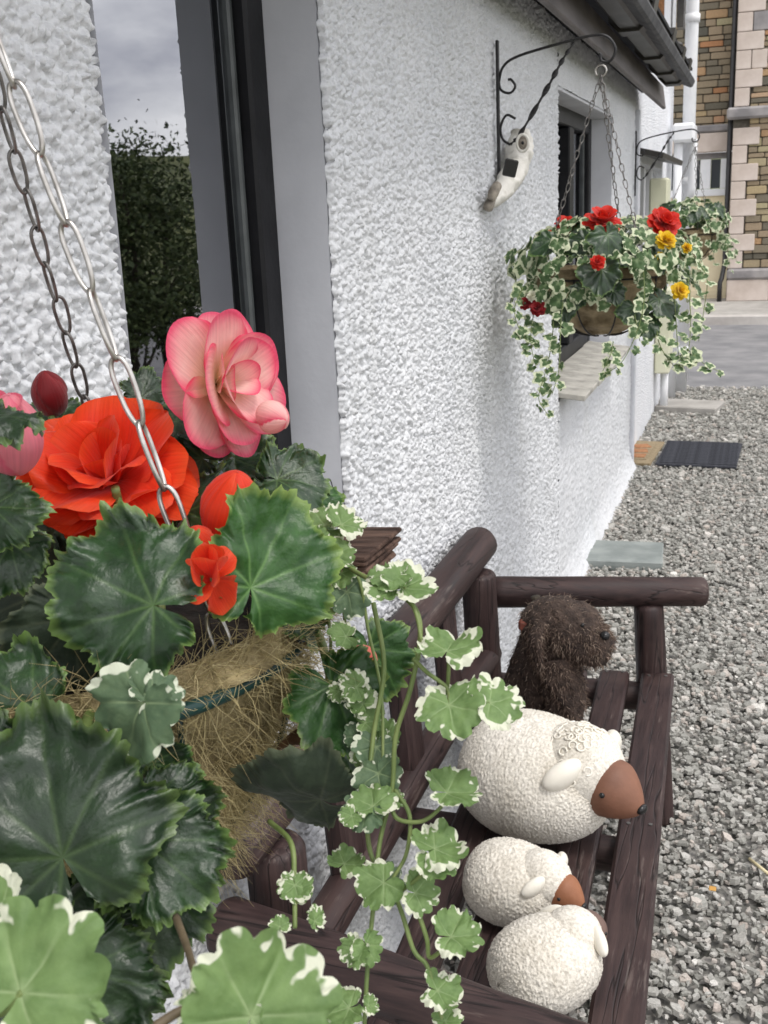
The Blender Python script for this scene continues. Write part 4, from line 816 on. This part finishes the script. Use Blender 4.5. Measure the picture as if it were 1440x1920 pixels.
# blooms
fx = lambda px, py, d, a=0, b_=0: (at(px, py, d), -FWD+a*RIGHT+b_*UP)
p, ax = fx(405, 722, .82, 1.7, .12)
flower(pkp, p, ax, [(3, 10, 18, .036, .034, .20, .008, 0), (4, 30, 20, .050, .052, .17, .010, 40), (5, 54, 14, .058, .058, .14, .012, 10), (5, 76, 6, .061, .060, .10, .015, 45), (6, 98, 0, .058, .058, .06, .02, 15)], 'petal_picotee', 3, core=.003)
p, ax = fx(512, 782, .80, 1.2, -.45); bud(pkp, p, ax, .015, .012, 'petal_picotee', seed=2)
p, ax = fx(208, 905, .79, -.05, .75)
flower(orp, p, ax, [(3, 10, 12, .044, .044, .22, .10, 20), (5, 28, 16, .060, .056, .17, .14, 0), (6, 50, 12, .068, .064, .10, .17, 25), (6, 74, 2, .068, .066, .06, .18, 60), (5, 98, -10, .060, .064, .03, .18, 10)], 'petal_orange', 5, core=.003, jit=16)
p, ax = fx(436, 955, .735, .35, 1.6); bud(orp, p, ax, .030, .0225, 'petal_orange', seed=3)
p, ax = fx(376, 1030, .70, -.2, 1.2); bud(orp, p, ax, .019, .013, 'petal_orange', seed=5)
p, ax = fx(396, 1085, .655, .0, .6); flower(orp, p, ax, [(3, 10, 0, .030, .026, .2, .10, 0), (3, 160, 10, .028, .026, .15, .14, 40), (2, 60, 30, .022, .022, .1, .16, 70)], 'petal_orange', 7, name='faded_flower', core=.003)
p, ax = fx(22, 815, .70, .25, 1.3); bud(lpp, p, ax, .030, .021, 'petal_pink', seed=4)
p, ax = fx(-8, 850, .70, -.1, 1.2); flower(lpp, p, ax, [(3, 14, -4, .046, .042, .26, .03, 0), (4, 30, -4, .044, .044, .22, .04, 50)], 'petal_pink', 8)
p, ax = fx(93, 738, .90, -.1, 1.5); bud(drp, p, ax, .021, .0155, 'petal_darkred', seed=6)
p, ax = fx(680, 1238, .78, .2, 1.1); bud(cop, p, ax, .0135, .011, 'petal_coral', seed=7)
p, ax = fx(215, 1545, .62, .3, .2); flower(lwp, p, ax, [(3, 10, 10, .022, .020, .2, .05, 0)], 'petal_darkred', 12, name='flower_bud')
# leaves of the begonias: mesh, base px, depth, tip direction, size in px, lean
for me, px, py, d, ang, s, a, b_, par in (
    (BL[0], 288, 1135, .640, 168, 218, -.05, .35, orp), (BB[0], 468, 1102, .690, 68, 185, .75, .15, orp), (BD[0], 140, 1160, .70, -75, 205, .1, -.15, orp),
    (BL[1], 118, 1608, .560, 118, 290, .05, .30, lwp), (BC[0], 265, 1575, .585, -25, 172, .15, .35, lwp), (BC[1], 280, 1510, .62, -58, 165, .3, .2, lwp),
    (BL[2], 255, 1640, .60, -62, 235, .25, -.1, lwp), (BL[3], 95, 1730, .575, -62, 235, .15, .1, lwp), (BC[2], 150, 1820, .565, -40, 180, .2, .3, lwp),
    (BL[4], 285, 1430, .67, -80, 130, .2, .1, lwp), (BL[5], 30, 1480, .60, 200, 180, 0, .2, lwp), (BL[2], 60, 1880, .58, -90, 200, 0, .2, lwp),
    (BB[1], 622, 1285, .755, -55, 140, .1, .45, cop), (BL[3], 610, 1400, .80, 10, 130, .1, .9, cop), (BD[1], 600, 1500, .72, 175, 165, -.1, -1.3, cop), (BB[2], 690, 1215, .80, -70, 125, .9, .1, cop),
    (BL[5], 520, 900, .84, 10, 115, .1, .9, pkp), (BL[0], 330, 790, .86, 70, 95, -.3, .7, pkp), (BL[4], 265, 745, .90, 85, 62, .6, .3, pkp), (BL[1], 380, 860, .86, 150, 105, 0, .7, pkp),
    (BL[2], 440, 860, .88, 20, 110, 0, .8, pkp), (BL[3], 350, 960, .80, 75, 110, -.4, .35, pkp), (BB[0], 575, 930, .86, -20, 70, .2, .8, pkp),
    (BL[4], -15, 950, .70, 10, 100, -.1, .3, lpp), (BL[0], -40, 772, .63, 4, 120, .2, 2.2, lpp), (BL[1], 110, 790, .93, 150, 75, 0, .5, drp), (BL[5], 20, 1020, .72, -60, 110, .1, .4, lpp),
    (BL[2], 100, 1000, .78, 130, 120, 0, .5, orp), (BD[1], 60, 1120, .76, 180, 190, 0, .2, orp), (BL[3], 560, 1100, .77, -60, 120, .6, .3, cop), (BL[0], 480, 1000, .80, 40, 120, .2, .5, orp),
    (BL[4], 70, 1330, .64, 200, 170, 0, .2, lwp), (BD[0], 250, 1290, .71, -120, 140, 0, 0, lwp)):
    place(me, px, py, d, ang, s, a, b_, par)
# stalks from the soil to leaf and bloom bases
for par, pts in ((orp, [(300, 1120, .78), (300, 1160, .70), (288, 1137, .645)]), (orp, [(330, 1100, .78), (420, 1130, .73), (448, 1100, .692)]), (pkp, [(400, 1000, .86), (400, 900, .87), (400, 770, .86), (405, 730, .83)]), (orp, [(240, 1050, .80), (230, 980, .77), (216, 915, .745)]),
                 (lwp, [(200, 1250, .72), (150, 1400, .62), (120, 1605, .563)]), (cop, [(560, 1130, .82), (600, 1200, .80), (622, 1283, .757)]), (lpp, [(60, 1060, .78), (20, 950, .76), (5, 860, .745)]), (drp, [(150, 950, .88), (110, 850, .90), (96, 780, .90)]), (cop, [(560, 1320, .80), (590, 1420, .80), (610, 1400, .80)]), (orp, [(400, 1100, .78), (430, 1040, .76), (420, 990, .743)])):
    stem(par, [at(*q) for q in pts], .0042, 'stem_green')
p = part('withered_bloom', *tube(smooth_path([at(525, 1400, .77), at(560, 1380, .76), at(585, 1385, .76), at(575, 1440, .77)], 16), np.interp(np.linspace(0, 1, 16), [0, .4, .7, 1], [.004, .012, .010, .004]), 9, flat=.5), 'dead_leaf', cop)
# variegated trailing plants
vp = bk('trailing_plant', 640, 1020, .76, 'green and white scalloped trailing plant hanging over the bench'); vq = bk('trailing_plant', 400, 1760, .44, 'out-of-focus pale variegated leaves at the bottom edge')
vr = bk('trailing_plant', 300, 1300, .60, 'single grey-green variegated sprig draped over the near rim')
for me, px, py, d, ang, s, a, b_, par in (
    (VL[0], 40, 1862, .42, 62, 185, -.2, .45, vq), (VL[2], 470, 1905, .42, 58, 165, .35, .25, vq), (VL[1], 425, 1900, .43, 125, 100, -.5, .3, vq), (VL[3], 545, 1950, .42, 30, 90, .3, .4, vq), (VL[4], 5, 1700, .50, 200, 90, 0, .3, vq),
    (VG[1], 270, 1318, .585, -120, 118, -.5, .2, vr), (VG[0], 285, 1310, .585, 30, 66, .5, .5, vr),
    (VL[1], 735, 1105, .70, 150, 57, -.1, 1.15, vp), (VL[0], 742, 1080, .705, 190, 52, .0, 1.35, vp), (VL[2], 757, 1103, .70, 45, 62, .2, 0.95, vp), (VL[3], 838, 1222, .675, 80, 71, .0, 1.55, vp), (VL[4], 842, 1322, .67, -85, 72, .05, 0.8, vp),
    (VL[0], 918, 1318, .67, 25, 67, .15, 1.0, vp), (VL[1], 868, 1310, .69, 110, 38, 0, 1.25, vp), (VL[2], 838, 1488, .68, 15, 67, .1, 1.75, vp), (VL[3], 815, 1592, .665, 40, 62, .1, 1.05, vp), (VL[0], 812, 1605, .665, -40, 52, .2, 1.15, vp),
    (VL[4], 778, 1675, .67, -10, 48, .2, 0.85, vp), (VL[1], 845, 1758, .66, 10, 62, .1, 1.95, vp), (VL[2], 552, 1672, .64, 80, 40, .1, 0.85, vp), (VL[3], 553, 1660, .64, -80, 38, .1, 0.85, vp), (VL[0], 525, 1738, .62, 90, 24, .1, 0.85, vp), (VL[1], 590, 1728, .62, 80, 31, 1.6, 0.75, vp),
    (VL[4], 700, 1512, .68, 100, 52, -.2, 1.15, vp), (VG[0], 690, 1515, .68, 200, 53, -.2, 1.25, vp), (VL[2], 660, 1530, .67, 230, 26, 0, 0.75, vp), (VL[3], 720, 1655, .67, 220, 57, -.3, 0.95, vp), (VG[0], 715, 1650, .68, -60, 52, .3, 0.95, vp),
    (VL[2], 672, 1780, .655, 240, 38, -.6, 0.75, vp), (VL[0], 685, 1772, .655, -70, 40, .7, 0.65, vp), (VL[4], 655, 1890, .645, 200, 53, -.2, 1.35, vp), (VL[1], 690, 1885, .645, 20, 22, .6, 0.75, vp), (VL[3], 820, 1858, .65, -15, 52, .3, 1.45, vp), (VL[2], 835, 1915, .65, 60, 34, .1, 0.95, vp),
    (VL[0], 610, 985, .78, 110, 57, 0, 1.25, vp), (VL[3], 600, 1000, .78, 60, 52, .2, 1.45, vp), (VL[1], 640, 985, .77, 50, 48, .5, 1.05, vp), (VL[2], 625, 1040, .76, -40, 43, .2, 0.85, vp), (VL[4], 640, 1075, .76, -100, 34, 0, 0.75, vp), (VG[1], 650, 1110, .76, -80, 53, .4, 0.55, vp),
    (VL[0], 680, 1415, .72, -80, 29, .1, 0.75, vp), (VG[0], 705, 1400, .72, -110, 52, .5, 0.55, vp), (VG[1], 710, 1450, .70, -75, 55, -.4, 0.55, vp), (VL[3], 645, 1620, .69, 60, 40, 0, 1.05, vp), (VL[1], 735, 1500, .69, 20, 26, .3, 1.05, vp), (VL[4], 590, 1330, .77, -130, 38, 0, 0.75, vp)):
    place(me, px, py, d, ang, s, a, b_, par)
for pts, r_ in (([(590, 1000, .79), (650, 1060, .76), (700, 1090, .72), (770, 1130, .70), (788, 1190, .69), (770, 1290, .69), (742, 1380, .69), (735, 1480, .69), (712, 1580, .685), (700, 1700, .67), (690, 1800, .66), (683, 1925, .65)], .0019),
                ([(700, 1130, .74), (720, 1250, .73), (700, 1380, .72), (690, 1500, .70), (695, 1600, .69), (745, 1690, .675), (775, 1780, .665), (800, 1810, .66), (815, 1860, .655), (832, 1925, .65)], .0018),
                ([(735, 1105, .70), (757, 1103, .70), (780, 1150, .69), (790, 1200, .685)], .0016), ([(775, 1235, .685), (800, 1260, .68), (838, 1290, .675), (842, 1322, .672)], .0016), ([(842, 1240, .68), (838, 1290, .682), (825, 1320, .685)], .0014),
                ([(730, 1500, .69), (745, 1535, .685), (790, 1540, .68), (825, 1515, .68), (838, 1490, .68)], .0016), ([(740, 1480, .69), (768, 1530, .685), (762, 1600, .68), (735, 1650, .675)], .0016), ([(740, 1680, .675), (790, 1640, .67), (812, 1605, .667)], .0015), ([(780, 1700, .67), (800, 1760, .665), (805, 1795, .665), (830, 1780, .66), (845, 1760, .66)], .0016),
                ([(505, 1540, .70), (545, 1580, .66), (552, 1650, .645), (553, 1740, .625)], .0019), ([(290, 1925, .41), (340, 1895, .415), (400, 1880, .42), (450, 1900, .42)], .0021), ([(330, 1720, .56), (352, 1780, .52), (372, 1850, .46)], .0022), ([(845, 1310, .675), (880, 1315, .672), (918, 1318, .67)], .0012), ([(0, 1900, .42), (25, 1880, .42), (42, 1860, .42)], .002)):
    stem(vq if pts[0][2] < .42 or pts[-1][2] < .47 else vp, [at(*q) for q in pts], r_, 'stem_green' if r_ < .0021 else 'stem_brown', 'stem', 8*len(pts))
r9 = np.random.default_rng(77)
for k in range(13):                                                            # the tangle of small leaves where the trailing stems leave the basket
    t_ = r9.random(); px = 590+110*t_+r9.normal(0, 16); py = 985+430*t_+r9.normal(0, 22); place((VL+VG)[r9.integers(7)], px, py, .765-.03*t_, r9.uniform(0, 360), r9.uniform(22, 40), r9.uniform(-.7, .7), r9.uniform(-.1, 1.0), vp)
for pts in ([(600, 1010, .78), (640, 1120, .77), (655, 1250, .765), (690, 1420, .73)], [(610, 1000, .78), (670, 1080, .76), (690, 1180, .76), (715, 1300, .74), (718, 1440, .71)], [(590, 1040, .79), (620, 1200, .785), (600, 1330, .78)]): stem(vp, [at(*q) for q in pts], .0014, 'stem_green', 'stem', 30)
g = np.linspace(0, 2*np.pi, 30, endpoint=False); wc = onx(618, 937, .035)
tag(part('wire_loop', *tube(wc+np.stack([0*g, .018*np.cos(g), .036*np.sin(g)], -1), .0010, 6, closed=True), 'iron'), 'thin dark wire loop standing on the old timber sill end', 'wire')

# =================================================================== basket below the bracket
C2 = np.array([.30, 2.97, 1.365]); HK2 = np.array([.305-.016, 2.975, 1.889])
b2 = basket(C2, .165, .155, HK2-np.array([0, 0, .02]), 'full basket of red and yellow begonias hanging beside the wall', 'iron', 'liner_brown', True, [(.024, .010, .0014, 'steel_dull')], (190, 320, 75), 9, 0)
iv2 = thing('ivy_plant', C2, 'variegated ivy covering and trailing from the basket beside the wall', 'plant'); bg2 = thing('begonia_plant', C2+np.array([0, 0, .02]), 'red and yellow flowering begonia in the basket beside the wall', 'plant')
r_ = np.random.default_rng(21)
def ivy_fill(parent, C, n, rad, up, seed, size=(.022, .040)):
    r_ = np.random.default_rng(seed)
    for k in range(n):
        a = r_.uniform(0, 2*np.pi); el = r_.uniform(-.45, 1.0); rr = math.sqrt(max(0, 1-max(el, 0)**2))*r_.uniform(.82, 1.08); q = C+np.array([rad*rr*math.cos(a), rad*rr*math.sin(a), up*el*r_.uniform(.85, 1.1)+.02])
        if el < 0: q[2] -= .02*r_.random()
        n_ = (q-C)/np.linalg.norm(q-C)+r_.normal(0, .35, 3)+np.array([0, -.2, .35]); t = np.array([math.cos(a), math.sin(a), -.7])+r_.normal(0, .5, 3)
        link('leaf', IV[r_.integers(4)], parent, orient(q, n_, t, r_.uniform(*size)))
ivy_fill(iv2, C2, 235, .25, .125, 22)
mb = MB()
def strand(pts, parent, n, seed, sz=(.020, .034), r0=.0014, meshes=IV):
    r_ = np.random.default_rng(seed); P = smooth_path(pts, 30); part('stem', *tube(P, np.linspace(r0, r0*.6, 30), 5), 'stem_green', parent)
    for k in range(n):
        i = int(29*(k+.6)/n); q = P[i]; sd = (1 if k % 2 else -1)*r_.uniform(.4, 1); t = RIGHT*sd+np.array([0, 0, -.5]); o = q+t*.012; n_ = -FWD+r_.normal(0, .5, 3)+np.array([0, 0, .5]); link('leaf', meshes[r_.integers(len(meshes))], parent, orient(o, n_, t, r_.uniform(*sz)*(1-.35*k/n)))
S = lambda L_: [at(*q) for q in L_]
for k, (L_, n) in enumerate((([(1040, 560, 2.72), (1035, 640, 2.68), (1022, 700, 2.68), (1010, 745, 2.68), (1025, 775, 2.68)], 12), ([(1060, 530, 2.7), (1052, 600, 2.66), (1048, 690, 2.66), (1035, 740, 2.66)], 9), ([(1205, 480, 2.66), (1208, 560, 2.62), (1195, 620, 2.62), (1165, 680, 2.62), (1125, 705, 2.62)], 9),
        ([(1265, 560, 2.7), (1270, 640, 2.68), (1275, 690, 2.68)], 9), ([(1290, 520, 2.72), (1295, 600, 2.7), (1290, 660, 2.7), (1275, 690, 2.7)], 9), ([(1285, 650, 2.7), (1300, 665, 2.7), (1325, 685, 2.7), (1350, 697, 2.7)], 6), ([(1230, 600, 2.7), (1235, 640, 2.68), (1250, 670, 2.68), (1268, 690, 2.68)], 6), ([(1150, 640, 2.66), (1145, 665, 2.64), (1128, 700, 2.64)], 4),
        ([(980, 540, 2.75), (965, 580, 2.72), (975, 620, 2.72), (1000, 650, 2.72)], 9), ([(1000, 590, 2.75), (995, 640, 2.72), (1005, 690, 2.72)], 7), ([(1300, 480, 2.78), (1325, 520, 2.75), (1320, 580, 2.75), (1310, 640, 2.75)], 9), ([(1190, 590, 2.66), (1200, 640, 2.66)], 4))):
    strand(S(L_), iv2, n, 60+k)
for k, (px, py, ang, s, d) in enumerate(((1138, 440, -70, 62, 2.66), (1128, 505, -85, 66, 2.62), (1035, 452, 220, 48, 2.72), (1225, 478, -60, 46, 2.70), (1190, 575, -70, 52, 2.68), (1062, 575, 250, 44, 2.70), (1235, 560, -50, 56, 2.70), (1165, 470, -20, 50, 2.68), (1100, 455, 200, 50, 2.68), (1215, 600, -80, 44, 2.70), (1150, 545, -60, 40, 2.68), (1090, 545, -100, 40, 2.7), (1180, 430, 60, 40, 2.85), (1090, 430, 120, 40, 2.85))):
    place(SM[k % 3], px, py, d, ang, s*.85, random.uniform(-.3, .3), random.uniform(.1, .5), bg2)
DB = lambda r: [(5, 14, 14, r*.7, r*.7, .2, .08, 0), (7, 40, 16, r*.9, r*.75, .15, .10, 20), (8, 68, 10, r, r*.75, .1, .12, 0), (8, 95, 8, r*.95, r*.75, .08, .12, 20)]
for k, (px, py, r, d, mt, a, b_) in enumerate(((1130, 418, .046, 2.74, 'petal_red', .1, 1.2), (1243, 420, .042, 2.74, 'petal_red', .3, .5), (1062, 424, .032, 2.88, 'petal_red', -.2, 1.3), (1248, 452, .026, 2.66, 'petal_yellow', .2, .6), (1240, 486, .017, 2.66, 'petal_yellow', .4, .3), (1274, 546, .022, 2.66, 'petal_yellow', .4, .2), (1287, 465, .014, 2.70, 'petal_yellow', .4, .5), (1120, 492, .018, 2.60, 'petal_red', .0, .3), (1008, 578, .020, 2.72, 'petal_darkred', -.3, .2), (985, 570, .016, 2.74, 'petal_darkred', -.3, .2), (1012, 458, .022, 2.76, 'petal_white', -.3, .5), (998, 556, .014, 2.72, 'petal_white', -.3, .5), (1030, 440, .012, 2.76, 'petal_red', 0, .7))):
    p, ax = fx(px, py, d, a, b_); flower(bg2, p, ax, DB(r*1.12), mt, 70+k, True)
# =================================================================== distant basket
C3 = np.array([.315, 6.33, 1.37]); b3 = basket(C3, .16, .15, (.335, 6.36, 1.83), 'distant hanging basket of variegated ivy near the cottage end', 'iron', 'liner_brown', True, [(.024, .010, .0014, 'steel_dull')], (190, 320, 75), 7, 0)
iv3 = thing('ivy_plant', C3, 'variegated ivy mound in the distant hanging basket', 'plant'); ivy_fill(iv3, C3, 110, .22, .17, 33, (.03, .052))
for k in range(7):
    a = R(-120+45*k); e_ = C3+np.array([.22*math.cos(a), .22*math.sin(a), 0]); strand([e_, e_+np.array([.03*math.cos(a), .03*math.sin(a), -.08]), e_+np.array([.05*math.cos(a), .05*math.sin(a), -.17-.02*(k % 3)])], iv3, 6, 90+k, (.028, .045))
for k in range(9):
    a = r_.uniform(0, 6.28); q = C3+np.array([.15*math.cos(a), .15*math.sin(a), .10+.05*r_.random()]); link('leaf', SM[k % 3], iv3, orient(q, q-C3+np.array([0, -.1, .1]), (math.cos(a), math.sin(a), -.4), .08))
